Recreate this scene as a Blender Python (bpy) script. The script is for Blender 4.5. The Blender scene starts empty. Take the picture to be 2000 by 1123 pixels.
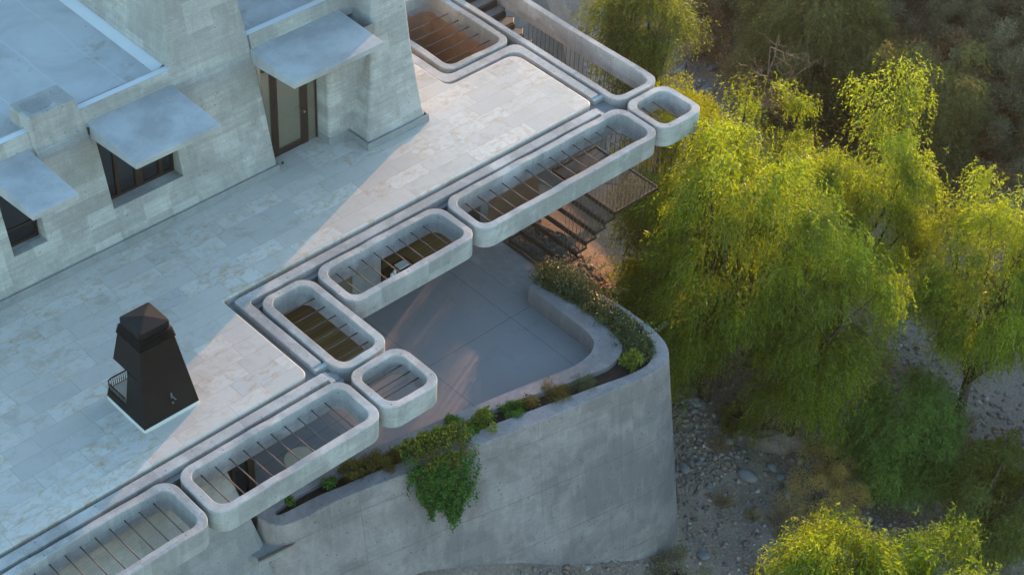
import bpy, math, random
import numpy as np
from mathutils import Matrix, Vector
from mathutils.geometry import tessellate_polygon

# ------------------------------------------------------------------ camera, world, sun, exposure
SC = bpy.context.scene
COL = SC.collection
cd = bpy.data.cameras.new("camera")
cam = bpy.data.objects.new("camera", cd); COL.objects.link(cam)
CR, CU, CF = (0.727845, -0.684223, 0.045605), (0.426662, 0.503921, 0.751015), (0.536843, 0.527165, -0.658708)
cam.matrix_world = Matrix(((CR[0], CU[0], -CF[0], -18.4503), (CR[1], CU[1], -CF[1], -27.2623), (CR[2], CU[2], -CF[2], 29.1951), (0, 0, 0, 1)))
cd.sensor_width = 36; cd.lens = 36 * 3650 / 2000
cd.clip_start = 0.5; cd.clip_end = 1000
SC.camera = cam

SUN_AZ, SUN_EL = math.radians(22.0), math.radians(11.0)     # azimuth counter-clockwise from +x
world = bpy.data.worlds.new("World"); SC.world = world; world.use_nodes = True
nt = world.node_tree; bgn = nt.nodes['Background']
sky = nt.nodes.new('ShaderNodeTexSky'); sky.sky_type = 'NISHITA'; sky.sun_disc = False
sky.sun_elevation = SUN_EL; sky.sun_rotation = math.pi / 2 - SUN_AZ
sky.air_density = 1.0; sky.dust_density = 0.6; sky.ozone_density = 2.5
tn = nt.nodes.new('ShaderNodeMix'); tn.data_type = 'RGBA'; tn.blend_type = 'MULTIPLY'; tn.inputs[0].default_value = 1.0; tn.inputs[7].default_value = (0.97, 1.0, 0.90, 1)
nt.links.new(sky.outputs[0], tn.inputs[6]); nt.links.new(tn.outputs[2], bgn.inputs[0]); bgn.inputs[1].default_value = 0.15
sd = bpy.data.lights.new("sun", 'SUN'); sd.energy = 1.3; sd.angle = math.radians(0.6); sd.color = (1.0, 0.53, 0.26)
sun = bpy.data.objects.new("sun", sd); COL.objects.link(sun)
sdir = Vector((math.cos(SUN_EL) * math.cos(SUN_AZ), math.cos(SUN_EL) * math.sin(SUN_AZ), math.sin(SUN_EL)))
sun.rotation_euler = sdir.to_track_quat('Z', 'Y').to_euler()
SC.view_settings.view_transform = 'Standard'; SC.view_settings.look = 'None'
SC.view_settings.gamma = 1.0; SC.view_settings.use_curve_mapping = False
SC.view_settings.exposure = 2.27
SC.cycles.max_bounces = 6; SC.cycles.transparent_max_bounces = 12

# ------------------------------------------------------------------ node helpers
class NB:
    """small wrapper for building material node trees"""
    def __init__(s, name):
        s.m = bpy.data.materials.new(name); s.m.use_nodes = True
        s.t = s.m.node_tree; s.n = s.t.nodes; s.b = s.n['Principled BSDF']; s.out = s.n['Material Output']
    def L(s, a, b): s.t.links.new(a, b)
    def node(s, typ, **kw):
        n = s.n.new(typ)
        for k, v in kw.items(): setattr(n, k, v)
        return n
    def put(s, sock, v):
        if isinstance(v, bpy.types.NodeSocket): s.L(v, sock)
        else: sock.default_value = v
    def math(s, op, a, b=0.0, clamp=False):
        n = s.node('ShaderNodeMath', operation=op, use_clamp=clamp)
        s.put(n.inputs[0], a); s.put(n.inputs[1], b); return n.outputs[0]
    def pos(s): return s.node('ShaderNodeNewGeometry').outputs['Position']
    def mapping(s, v, sc=(1, 1, 1), rot=(0, 0, 0), loc=(0, 0, 0)):
        n = s.node('ShaderNodeMapping'); s.L(v, n.inputs[0])
        n.inputs['Scale'].default_value = sc; n.inputs['Rotation'].default_value = rot; n.inputs['Location'].default_value = loc
        return n.outputs[0]
    def noise(s, v, scale=5, detail=4, rough=0.55, dist=0.0, color=False):
        n = s.node('ShaderNodeTexNoise'); s.L(v, n.inputs['Vector'])
        n.inputs['Scale'].default_value = scale; n.inputs['Detail'].default_value = detail
        n.inputs['Roughness'].default_value = rough; n.inputs['Distortion'].default_value = dist
        return n.outputs[1 if color else 0]
    def voro(s, v, scale=5, feature='F1', out=0):
        n = s.node('ShaderNodeTexVoronoi', feature=feature); s.L(v, n.inputs['Vector']); n.inputs['Scale'].default_value = scale
        return n.outputs[out]
    def ramp(s, f, stops):
        n = s.node('ShaderNodeValToRGB'); s.L(f, n.inputs[0]); e = n.color_ramp.elements
        while len(e) < len(stops): e.new(0.5)
        for el, (p, c) in zip(e, stops):
            el.position = p; el.color = (c, c, c, 1) if isinstance(c, (int, float)) else (*c, 1)
        return n.outputs[0]
    def mix(s, fac, a, b, mode='MIX'):
        n = s.node('ShaderNodeMix', data_type='RGBA', blend_type=mode)
        s.put(n.inputs[0], fac)
        for i, v in ((6, a), (7, b)):
            if isinstance(v, (tuple, list)): v = (*v, 1) if len(v) == 3 else v
            s.put(n.inputs[i], v)
        return n.outputs[2]
    def xyz(s, v):
        n = s.node('ShaderNodeSeparateXYZ'); s.L(v, n.inputs[0]); return n.outputs
    def comb(s, x, y, z):
        n = s.node('ShaderNodeCombineXYZ'); s.put(n.inputs[0], x); s.put(n.inputs[1], y); s.put(n.inputs[2], z); return n.outputs[0]
    def bump(s, h, strength=0.3, dist=0.02):
        n = s.node('ShaderNodeBump'); s.L(h, n.inputs['Height']); n.inputs['Strength'].default_value = strength
        n.inputs['Distance'].default_value = dist; s.L(n.outputs[0], s.b.inputs['Normal'])
    def base(s, c, rough=0.8, spec=0.3, metal=0.0):
        if isinstance(c, (tuple, list)): c = (*c, 1) if len(c) == 3 else c
        s.put(s.b.inputs['Base Color'], c); s.put(s.b.inputs['Roughness'], rough)
        s.b.inputs['Specular IOR Level'].default_value = spec; s.b.inputs['Metallic'].default_value = metal
        return s.m

def concrete(name, light, dark, board=0.5, pits=1.0, stain=0.5, seam=None):
    """cast concrete: cloudy stains, form-board lines, patch panels and small air holes"""
    q = NB(name); p = q.pos(); o = q.xyz(p)
    big = q.noise(p, 0.55, 5, 0.6, 0.4); mid = q.noise(p, 2.6, 6, 0.65, 0.6); fine = q.noise(p, 26, 4, 0.6)
    streak = q.noise(q.mapping(p, (0.7, 0.7, 9)), 1.3, 5, 0.65, 0.3)
    run = q.noise(q.mapping(p, (5, 5, 0.45)), 1.2, 4, 0.6)
    c = q.mix(q.ramp(mid, [(0.30, 0.0), (0.70, 1.0)]), dark, light)
    c = q.mix(q.math('MULTIPLY', q.ramp(big, [(0.42, 0.0), (0.56, 1.0)]), stain * 0.85), c, tuple(x * 0.72 for x in dark))
    c = q.mix(q.math('MULTIPLY', q.ramp(streak, [(0.40, 0.0), (0.66, 1.0)]), board * 0.55), c, tuple(x * 0.74 for x in dark))
    c = q.mix(q.math('MULTIPLY', q.ramp(run, [(0.50, 0.0), (0.75, 1.0)]), stain * 0.28), c, tuple(min(1, x * 1.22) for x in light))
    # rectangular pale / dark patches left by the form panels
    cell = q.comb(q.math('FLOOR', q.math('MULTIPLY', o[0], 1.35)), q.math('FLOOR', q.math('MULTIPLY', o[1], 1.35)), q.math('FLOOR', q.math('MULTIPLY', o[2], 2.6)))
    wn = q.node('ShaderNodeTexWhiteNoise', noise_dimensions='3D'); q.L(cell, wn.inputs[0])
    c = q.mix(q.math('MULTIPLY', q.math('MULTIPLY', q.ramp(wn.outputs[0], [(0.70, 0.0), (0.72, 1.0)]), q.ramp(mid, [(0.3, 0.4), (0.6, 1.0)])), board * 0.38), c, tuple(x * 0.78 for x in dark))
    c = q.mix(q.math('MULTIPLY', q.ramp(wn.outputs[0], [(0.20, 1.0), (0.23, 0.0)]), board * 0.35), c, tuple(min(1, x * 1.12) for x in light))
    # thin board joints (only read on vertical faces)
    bw = q.node('ShaderNodeTexWhiteNoise', noise_dimensions='2D'); q.L(q.comb(q.math('FLOOR', q.math('MULTIPLY', o[2], 1 / 0.145)), q.math('FLOOR', q.math('MULTIPLY', q.math('ADD', o[0], q.math('MULTIPLY', q.math('FLOOR', q.math('MULTIPLY', o[2], 1 / 0.145)), 0.77)), 0.55)), 0.0), bw.inputs[0])
    c = q.mix(q.math('MULTIPLY', q.ramp(bw.outputs[0], [(0.0, 0.0), (1.0, 1.0)]), board * 0.16), c, tuple(x * 0.72 for x in dark))
    fz = q.math('FRACT', q.math('MULTIPLY', o[2], 1 / 0.145))
    ln = q.math('MULTIPLY', q.math('LESS_THAN', fz, 0.10), q.ramp(q.noise(p, 2.1, 4), [(0.38, 0.15), (0.58, 1.0)]))
    nz = q.xyz(q.node('ShaderNodeNewGeometry').outputs['Normal'])[2]
    vert = q.math('LESS_THAN', q.math('ABSOLUTE', nz), 0.6)
    c = q.mix(q.math('MULTIPLY', q.math('MULTIPLY', ln, vert), board * 0.30), c, tuple(x * 0.5 for x in dark))
    pit = q.math('MAXIMUM', q.ramp(q.voro(p, 4.2), [(0.07, 1.0), (0.11, 0.0)]), q.math('MULTIPLY', q.ramp(q.voro(q.mapping(p, (1, 1, 2.2)), 9.0), [(0.09, 1.0), (0.16, 0.0)]), q.ramp(q.noise(p, 1.1, 3), [(0.5, 0.0), (0.62, 1.0)])))
    c = q.mix(q.math('MULTIPLY', pit, 0.6 * pits), c, tuple(x * 0.3 for x in dark))
    if seam:
        sx = q.math('LESS_THAN', q.math('FRACT', q.math('MULTIPLY', q.math('ADD', o[0], q.math('MULTIPLY', q.noise(p, 1.5), 0.02)), 1 / seam)), 0.014 / seam)
        sz = q.math('LESS_THAN', q.math('FRACT', q.math('MULTIPLY', q.math('ADD', o[2], q.math('MULTIPLY', q.noise(p, 1.2), 0.10)), 1 / 1.62)), 0.016)
        c = q.mix(q.math('MULTIPLY', q.math('MULTIPLY', q.math('MAXIMUM', sx, sz), q.ramp(q.noise(p, 0.9, 4), [(0.35, 0.35), (0.65, 1.0)])), 0.5), c, tuple(x * 0.35 for x in dark))
    wash = q.noise(q.mapping(p, (3.2, 3.2, 0.6), loc=(5, 2, 1)), 1.1, 6, 0.7, 0.5)
    c = q.mix(q.math('MULTIPLY', q.math('MULTIPLY', q.ramp(wash, [(0.54, 0.0), (0.66, 1.0)]), vert), stain * 0.26), c, tuple(x * 0.6 for x in dark))
    speck = q.ramp(q.noise(p, 42, 3, 0.7), [(0.30, 0.75), (0.5, 1.0), (0.72, 1.12)])
    c = q.mix(1.0, c, speck, 'MULTIPLY')
    h = q.math('ADD', q.math('MULTIPLY', mid, 0.5), q.math('MULTIPLY', fine, 0.45))
    h = q.math('SUBTRACT', h, q.math('MULTIPLY', pit, 0.5))
    q.bump(h, 0.35, 0.02)
    return q.base(c, 0.82, 0.25)

def plain(name, col, rough=0.6, metal=0.0, var=0.15, scale=6, spec=0.4):
    q = NB(name); n = q.noise(q.pos(), scale, 4)
    c = q.mix(n, tuple(x * (1 - var) for x in col), tuple(min(1, x * (1 + var)) for x in col))
    q.bump(q.noise(q.pos(), scale * 5, 3), 0.12, 0.01)
    return q.base(c, rough, spec, metal)

def travertine():
    q = NB('travertine'); p = q.pos(); o = q.xyz(p)
    H = 0.485
    yr = q.math('MULTIPLY', q.math('ADD', o[1], 3.195 + 20 * H), 1 / H)
    row = q.math('FLOOR', yr); fy = q.math('FRACT', yr)
    w1 = q.node('ShaderNodeTexWhiteNoise', noise_dimensions='1D'); q.L(row, w1.inputs['W'])
    w2 = q.node('ShaderNodeTexWhiteNoise', noise_dimensions='1D'); q.L(q.math('ADD', row, 37.7), w2.inputs['W'])
    ln = q.math('ADD', q.math('MULTIPLY', w2.outputs[0], 0.30), 0.86)
    # warp x so that tiles inside one row have different lengths
    xs = q.math('ADD', o[0], q.math('MULTIPLY', w1.outputs[0], 9.0))
    warp = q.math('MULTIPLY', q.math('SINE', q.math('MULTIPLY', q.math('ADD', xs, q.math('MULTIPLY', row, 1.7)), 2.3)), 0.17)
    xr = q.math('DIVIDE', q.math('ADD', xs, warp), ln)
    fx = q.math('FRACT', xr)
    tid = q.comb(q.math('FLOOR', xr), row, 0.0)
    wt = q.node('ShaderNodeTexWhiteNoise', noise_dimensions='3D'); q.L(tid, wt.inputs[0])
    rnd = wt.outputs[0]; wc = q.xyz(wt.outputs[1])
    ex = q.math('MINIMUM', fx, q.math('SUBTRACT', 1.0, fx)); ey = q.math('MINIMUM', fy, q.math('SUBTRACT', 1.0, fy))
    joint = q.math('MAXIMUM', q.math('LESS_THAN', ex, 0.0055), q.math('LESS_THAN', ey, 0.0125))
    c = q.ramp(rnd, [(0.0, (0.44, 0.405, 0.36)), (0.45, (0.51, 0.47, 0.42)), (0.90, (0.56, 0.52, 0.465)), (1.0, (0.40, 0.385, 0.365))])
    # warm veins, different on every tile
    off = q.node('ShaderNodeVectorMath', operation='ADD'); q.L(p, off.inputs[0]); q.L(q.mapping(wt.outputs[1], (7, 7, 7)), off.inputs[1])
    pv = off.outputs[0]
    vein = q.noise(q.mapping(pv, (1.7, 2.6, 1)), 1.9, 8, 0.74, 0.5)
    blot = q.noise(pv, 2.2, 6, 0.7, 0.6)
    c = q.mix(q.math('MULTIPLY', q.ramp(vein, [(0.47, 0.0), (0.66, 1.0)]), wc[0]), c, (0.40, 0.27, 0.15))
    c = q.mix(q.math('MULTIPLY', q.ramp(blot, [(0.50, 0.0), (0.68, 1.0)]), q.math('MULTIPLY', wc[1], 0.75)), c, (0.33, 0.28, 0.21))
    c = q.mix(q.math('MULTIPLY', q.ramp(q.noise(p, 0.5, 4, 0.6), [(0.45, 0.0), (0.7, 1.0)]), 0.22), c, (0.30, 0.27, 0.22))
    c = q.mix(q.math('MULTIPLY', q.ramp(q.voro(pv, 9.0), [(0.05, 1.0), (0.14, 0.0)]), q.math('MULTIPLY', wc[2], 0.35)), c, (0.22, 0.16, 0.11))
    c = q.mix(q.math('MULTIPLY', joint, 0.42), c, (0.20, 0.18, 0.155))
    h = q.math('ADD', q.math('MULTIPLY', q.math('SUBTRACT', 1.0, joint), 0.6), q.math('MULTIPLY', q.noise(pv, 14, 5, 0.7), 0.25))
    h = q.math('ADD', h, q.math('MULTIPLY', rnd, 0.12))
    q.bump(h, 0.35, 0.012)
    return q.base(c, q.ramp(vein, [(0.3, 0.42), (0.8, 0.62)]), 0.35)

def foliage(name, c1, c2, trans=0.5, tcol=None, spec=0.3, rough=0.5):
    q = NB(name)
    at = q.node('ShaderNodeAttribute', attribute_name='tint'); f = at.outputs['Fac']
    c = q.mix(f, c1, c2)
    q.base(c, rough, spec)
    tr = q.node('ShaderNodeBsdfTranslucent')
    tc = tcol or tuple(min(1, x * 2.0) for x in c2)
    q.L(q.mix(f, tuple(x * 0.5 for x in tc), tc), tr.inputs[0])
    ms = q.node('ShaderNodeMixShader'); ms.inputs[0].default_value = trans
    q.L(q.b.outputs[0], ms.inputs[1]); q.L(tr.outputs[0], ms.inputs[2]); q.L(ms.outputs[0], q.out.inputs[0])
    return q.m

M = {}
M['ring'] = concrete('ring_concrete', (0.53, 0.505, 0.47), (0.35, 0.335, 0.315), 0.6, 1.2, 0.9)
M['wall'] = concrete('board_concrete', (0.50, 0.475, 0.435), (0.35, 0.33, 0.30), 0.95, 0.9, 0.8)
M['lower'] = concrete('lower_concrete', (0.36, 0.335, 0.315), (0.27, 0.255, 0.245), 0.5, 0.8, 0.7)
M['retain'] = concrete('retaining_concrete', (0.36, 0.305, 0.285), (0.245, 0.21, 0.20), 0.4, 1.3, 0.9, seam=2.35)
M['tan'] = concrete('tan_concrete', (0.50, 0.30, 0.19), (0.38, 0.22, 0.14), 0.3, 0.6, 0.3)
M['canopy'] = concrete('canopy_concrete', (0.42, 0.41, 0.40), (0.31, 0.305, 0.30), 0.0, 0.2, 0.6)
M['skirt'] = concrete('skirting_concrete', (0.30, 0.295, 0.28), (0.24, 0.235, 0.225), 0.1, 0.3, 0.4)
M['gutter'] = concrete('gutter_concrete', (0.27, 0.27, 0.265), (0.21, 0.21, 0.205), 0.0, 0.2, 0.5)
M['trav'] = travertine()
M['white'] = plain('white_membrane', (0.44, 0.44, 0.43), 0.7, 0, 0.10, 0.9)
M['black'] = plain('black_steel', (0.008, 0.0065, 0.0055), 0.5, 0.0, 0.6, 3, 0.25)
M['rod'] = plain('rusty_rod', (0.13, 0.095, 0.08), 0.6, 0.3, 0.3, 9)
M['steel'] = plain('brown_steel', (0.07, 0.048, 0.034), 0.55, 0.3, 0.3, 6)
M['bronze'] = plain('bronze_frame', (0.055, 0.035, 0.026), 0.4, 0.5, 0.2, 6)
M['plinth'] = plain('plinth_stone', (0.58, 0.55, 0.50), 0.6, 0, 0.12, 4)
M['soil'] = plain('planter_soil', (0.045, 0.032, 0.024), 0.95, 0, 0.4, 14, 0.1)
M['steelgrey'] = plain('dull_metal', (0.16, 0.155, 0.15), 0.5, 0.4, 0.1, 9)
M['upstand'] = plain('white_upstand', (0.55, 0.56, 0.56), 0.7, 0, 0.08, 1.5)
M['treadtop'] = plain('dusty_tread', (0.20, 0.165, 0.145), 0.8, 0, 0.25, 5)
M['chrome'] = plain('worn_metal', (0.45, 0.43, 0.40), 0.35, 0.9, 0.1, 9)
M['table'] = plain('table_top', (0.42, 0.34, 0.26), 0.6, 0, 0.1, 3)
M['whitething'] = plain('white_ceramic', (0.72, 0.72, 0.70), 0.4, 0, 0.05, 3)

def deck_mat():
    q = NB('wood_deck'); p = q.pos(); o = q.xyz(p)
    fy = q.math('MULTIPLY', o[1], 1 / 0.14); row = q.math('FLOOR', fy)
    w = q.node('ShaderNodeTexWhiteNoise', noise_dimensions='1D'); q.L(row, w.inputs['W'])
    c = q.mix(w.outputs[0], (0.20, 0.115, 0.045), (0.34, 0.21, 0.085))
    c = q.mix(q.math('MULTIPLY', q.noise(q.mapping(p, (1.5, 14, 1)), 2.0, 5), 0.5), c, (0.12, 0.07, 0.03))
    c = q.mix(q.math('LESS_THAN', q.math('FRACT', fy), 0.06), c, (0.02, 0.015, 0.01))
    return q.base(c, 0.55, 0.3)
M['deck'] = deck_mat()

def grey_floor():
    q = NB('grey_terrace'); p = q.pos(); o = q.xyz(p)
    n = q.noise(p, 0.9, 5, 0.6, 0.3)
    c = q.mix(n, (0.215, 0.20, 0.195), (0.28, 0.26, 0.25))
    c = q.mix(q.math('MULTIPLY', q.noise(p, 40, 2), 0.35), c, (0.15, 0.145, 0.145))
    c = q.mix(q.math('MULTIPLY', q.ramp(q.noise(p, 1.6, 7, 0.7, 0.8), [(0.52, 0.0), (0.70, 1.0)]), 0.35), c, (0.14, 0.13, 0.125))
    c = q.mix(q.math('MULTIPLY', q.ramp(q.voro(p, 3.5), [(0.04, 1.0), (0.07, 0.0)]), 0.5), c, (0.07, 0.06, 0.05))
    jx = q.math('LESS_THAN', q.math('ABSOLUTE', q.math('SUBTRACT', q.math('FRACT', q.math('MULTIPLY', q.math('ADD', o[0], 0.05 + 29), 1 / 2.9)), 0.5)), 0.0028)
    jy = q.math('LESS_THAN', q.math('ABSOLUTE', q.math('SUBTRACT', q.math('FRACT', q.math('MULTIPLY', q.math('ADD', o[1], 0.65 + 29), 1 / 2.9)), 0.5)), 0.0028)
    c = q.mix(q.math('MULTIPLY', q.math('MAXIMUM', jx, jy), 0.7), c, (0.06, 0.055, 0.055))
    q.bump(n, 0.1, 0.01)
    return q.base(c, 0.75, 0.3)
M['grey'] = grey_floor()

def glass_mat(name, tint, alpha=0.45, rough=0.03):
    q = NB(name); q.base(tint, rough, 0.8)
    tr = q.node('ShaderNodeBsdfTransparent'); tr.inputs[0].default_value = (*[min(1, t * 3 + 0.35) for t in tint], 1)
    ms = q.node('ShaderNodeMixShader'); ms.inputs[0].default_value = alpha
    q.L(tr.outputs[0], ms.inputs[1]); q.L(q.b.outputs[0], ms.inputs[2]); q.L(ms.outputs[0], q.out.inputs[0])
    return q.m
M['glass'] = glass_mat('dark_glass', (0.02, 0.025, 0.03), 0.7)
M['glassdoor'] = glass_mat('tan_reflection_glass', (0.17, 0.15, 0.105), 0.72)  # grey-tan reflection in the door pane is put into its base colour
M['glassdoor'].node_tree.nodes['Principled BSDF'].inputs['Coat Weight'].default_value = 1.0
M['mesh'] = glass_mat('expanded_mesh', (0.055, 0.045, 0.035), 0.30, 0.7)
M['mesh'].node_tree.nodes['Transparent BSDF'].inputs[0].default_value = (1, 1, 1, 1)

def ground_mat():
    q = NB('gravel_ground'); p = q.pos(); o = q.xyz(p)
    n = q.noise(p, 0.35, 6, 0.65, 0.5); n2 = q.noise(p, 3.5, 7, 0.7)
    c = q.mix(q.ramp(n, [(0.35, 0.0), (0.65, 1.0)]), (0.26, 0.175, 0.125), (0.38, 0.275, 0.21))
    c = q.mix(q.math('MULTIPLY', n2, 0.6), c, (0.13, 0.095, 0.07))
    v = q.node('ShaderNodeTexVoronoi'); q.L(p, v.inputs['Vector']); v.inputs['Scale'].default_value = 9.0; v.inputs['Randomness'].default_value = 1
    vc = q.xyz(v.outputs['Color'])[0]
    c = q.mix(q.math('MULTIPLY', q.math('MULTIPLY', q.math('GREATER_THAN', vc, 0.72), q.math('LESS_THAN', v.outputs['Distance'], 0.36)), 0.7), c, (0.30, 0.275, 0.255))
    v2 = q.node('ShaderNodeTexVoronoi'); q.L(p, v2.inputs['Vector']); v2.inputs['Scale'].default_value = 26.0
    vc2 = q.xyz(v2.outputs['Color'])[1]
    c = q.mix(q.math('MULTIPLY', q.math('GREATER_THAN', vc2, 0.6), 0.4), c, (0.30, 0.27, 0.24))
    # brown leaf litter further up the hill
    c = q.mix(q.ramp(q.math('MULTIPLY', q.math('SUBTRACT', o[0], 25.5), 0.35), [(0.0, 0.0), (1.0, 0.85)]), c, q.mix(n2, (0.17, 0.105, 0.06), (0.30, 0.20, 0.12)))
    h = q.math('ADD', q.math('MULTIPLY', q.math('SUBTRACT', 0.5, v.outputs['Distance']), 0.6), q.math('MULTIPLY', n2, 0.8))
    q.bump(h, 0.8, 0.06)
    return q.base(c, 0.92, 0.15)
M['ground'] = ground_mat()

def rock_mat():
    q = NB('river_stone'); p = q.pos()
    oi = q.node('ShaderNodeObjectInfo').outputs['Random']
    c = q.ramp(oi, [(0.0, (0.17, 0.155, 0.15)), (0.35, (0.27, 0.26, 0.255)), (0.7, (0.24, 0.19, 0.165)), (1.0, (0.36, 0.34, 0.33))])
    c = q.mix(q.math('MULTIPLY', q.noise(p, 7, 5, 0.7), 0.6), c, (0.12, 0.105, 0.10))
    q.bump(q.noise(p, 12, 4), 0.4, 0.03)
    return q.base(c, 0.85, 0.25)
M['rock'] = rock_mat()
def gravel_mat():
    q = NB('gravel_stone'); at = q.node('ShaderNodeAttribute', attribute_name='tint')
    c = q.ramp(at.outputs['Fac'], [(0.0, (0.13, 0.10, 0.08)), (0.45, (0.25, 0.215, 0.19)), (0.88, (0.32, 0.20, 0.14)), (1.0, (0.46, 0.43, 0.40))])
    return q.base(c, 0.85, 0.25)
M['gravel'] = gravel_mat()
M['bark'] = plain('bark', (0.10, 0.075, 0.055), 0.9, 0, 0.3, 8, 0.1)
M['deadwood'] = plain('dead_wood', (0.32, 0.20, 0.14), 0.9, 0, 0.3, 8, 0.1)
M['pepper'] = foliage('pepper_leaves', (0.036, 0.058, 0.007), (0.215, 0.245, 0.014), 0.50, (0.62, 0.76, 0.02), 0.5, 0.40)
M['pepper_green'] = foliage('green_leaves', (0.085, 0.098, 0.024), (0.150, 0.165, 0.034), 0.45, (0.36, 0.42, 0.03), 0.4)
M['pepper_dull'] = foliage('dull_leaves', (0.105, 0.10, 0.040), (0.185, 0.175, 0.060), 0.45, (0.36, 0.34, 0.06), 0.3)
M['fresh'] = foliage('fresh_leaves', (0.06, 0.12, 0.025), (0.17, 0.27, 0.05), 0.45, (0.40, 0.60, 0.06), 0.4)
M['acacia'] = foliage('acacia_leaves', (0.12, 0.14, 0.010), (0.24, 0.26, 0.012), 0.5, (0.6, 0.62, 0.02))
M['scrub'] = foliage('scrub_leaves', (0.14, 0.125, 0.065), (0.28, 0.25, 0.15), 0.3, (0.34, 0.28, 0.12), 0.1)
M['scrub_brown'] = foliage('brown_scrub', (0.26, 0.155, 0.08), (0.50, 0.33, 0.18), 0.3, (0.55, 0.32, 0.14), 0.1)
M['rust'] = foliage('rust_leaves', (0.14, 0.045, 0.012), (0.26, 0.10, 0.02), 0.4, (0.4, 0.15, 0.03), 0.1)
M['dry'] = foliage('dry_scrub', (0.34, 0.25, 0.07), (0.58, 0.42, 0.15), 0.45, (0.8, 0.52, 0.14), 0.1)
M['straw'] = foliage('straw_grass', (0.26, 0.19, 0.10), (0.46, 0.35, 0.20), 0.35, (0.40, 0.28, 0.14), 0.1)
M['ivy'] = foliage('ivy_leaves', (0.016, 0.032, 0.009), (0.085, 0.115, 0.028), 0.3, (0.26, 0.28, 0.05), 0.7, 0.32)
M['hang'] = foliage('hanging_leaves', (0.018, 0.060, 0.010), (0.11, 0.23, 0.035), 0.35, (0.16, 0.34, 0.04), 0.35)
M['lime'] = foliage('lime_leaves', (0.11, 0.15, 0.02), (0.19, 0.24, 0.03), 0.45, (0.36, 0.44, 0.04), 0.3)
M['herb'] = foliage('brown_herb', (0.085, 0.070, 0.022), (0.17, 0.135, 0.04), 0.35, (0.28, 0.22, 0.05), 0.1)
M['glint'] = foliage('leaf_glints', (0.26, 0.20, 0.13), (0.46, 0.36, 0.24), 0.4, (0.8, 0.6, 0.35), 0.5)  # pale colour painting sun glints on the shrub leaves

def canopy_mat():
    q = NB('brushed_canopy'); p = q.pos()
    sw = q.noise(p, 1.7, 5, 0.6, 2.5); fine = q.noise(q.mapping(p, (3, 9, 3), rot=(0, 0, 0.6)), 3.0, 6, 0.7, 2.0); big = q.noise(p, 0.9, 4, 0.6)
    c = q.mix(q.ramp(big, [(0.38, 0.0), (0.62, 1.0)]), (0.30, 0.295, 0.285), (0.41, 0.405, 0.395))
    c = q.mix(q.math('MULTIPLY', q.ramp(sw, [(0.50, 0.0), (0.75, 1.0)]), 0.3), c, (0.24, 0.235, 0.23))
    c = q.mix(q.math('MULTIPLY', q.ramp(fine, [(0.55, 0.0), (0.75, 1.0)]), 0.55), c, (0.55, 0.545, 0.535))
    c = q.mix(q.math('MULTIPLY', q.ramp(q.voro(p, 3.0), [(0.03, 1.0), (0.07, 0.0)]), 0.5), c, (0.10, 0.09, 0.08))
    q.bump(fine, 0.3, 0.01); return q.base(c, 0.75, 0.25)
M['canopy'] = canopy_mat()
def roof_mat():
    q = NB('roof_membrane'); p = q.pos(); o = q.xyz(p)
    c = q.mix(q.ramp(q.noise(p, 0.45, 5, 0.65, 0.5), [(0.35, 0.0), (0.65, 1.0)]), (0.34, 0.335, 0.325), (0.49, 0.49, 0.48))
    c = q.mix(q.math('MULTIPLY', q.ramp(q.noise(q.mapping(p, loc=(3, 1, 0)), 0.9, 6, 0.7, 0.4), [(0.57, 0.0), (0.68, 1.0)]), 0.55), c, (0.27, 0.225, 0.17))
    sm = q.math('LESS_THAN', q.math('ABSOLUTE', q.math('SUBTRACT', q.math('FRACT', q.math('MULTIPLY', q.math('ADD', o[0], q.math('MULTIPLY', q.noise(p, 0.7), 0.25)), 0.8)), 0.5)), 0.012)
    c = q.mix(q.math('MULTIPLY', sm, 0.35), c, (0.62, 0.62, 0.61))
    c = q.mix(q.math('MULTIPLY', q.ramp(q.voro(p, 1.6), [(0.03, 1.0), (0.05, 0.0)]), 0.7), c, (0.06, 0.05, 0.045))
    q.bump(q.noise(p, 3, 4), 0.15, 0.02); return q.base(c, 0.7, 0.3)
M['white'] = roof_mat()

# ------------------------------------------------------------------ object helpers
def obj(name, me, mat=None, parent=None, **pr):
    o = bpy.data.objects.new(name, me); COL.objects.link(o)
    if parent is not None: o.parent = parent
    if mat is not None:
        for mm in (mat if isinstance(mat, (list, tuple)) else [mat]): me.materials.append(mm)
    for k, v in pr.items(): o[k] = v
    return o
def thing(name, label, cat, loc=(0, 0, 0), group=None, rz=0.0):
    o = bpy.data.objects.new(name, None); COL.objects.link(o); o.location = loc; o.rotation_euler = (0, 0, rz)
    o.empty_display_size = 0.2; o['label'] = label; o['category'] = cat
    if group: o['group'] = group
    return o
def tag(o, label, cat, group=None, kind=None):
    if label: o['label'] = label
    if cat: o['category'] = cat
    if group: o['group'] = group
    if kind: o['kind'] = kind
    return o
def mesh(name, verts, faces, smooth=False, rel=(0, 0, 0)):
    me = bpy.data.meshes.new(name)
    v = [(a - rel[0], b - rel[1], c - rel[2]) for a, b, c in verts]
    me.from_pydata(v, [], faces); me.validate(); me.update()
    if smooth: me.shade_smooth()
    return me
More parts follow.
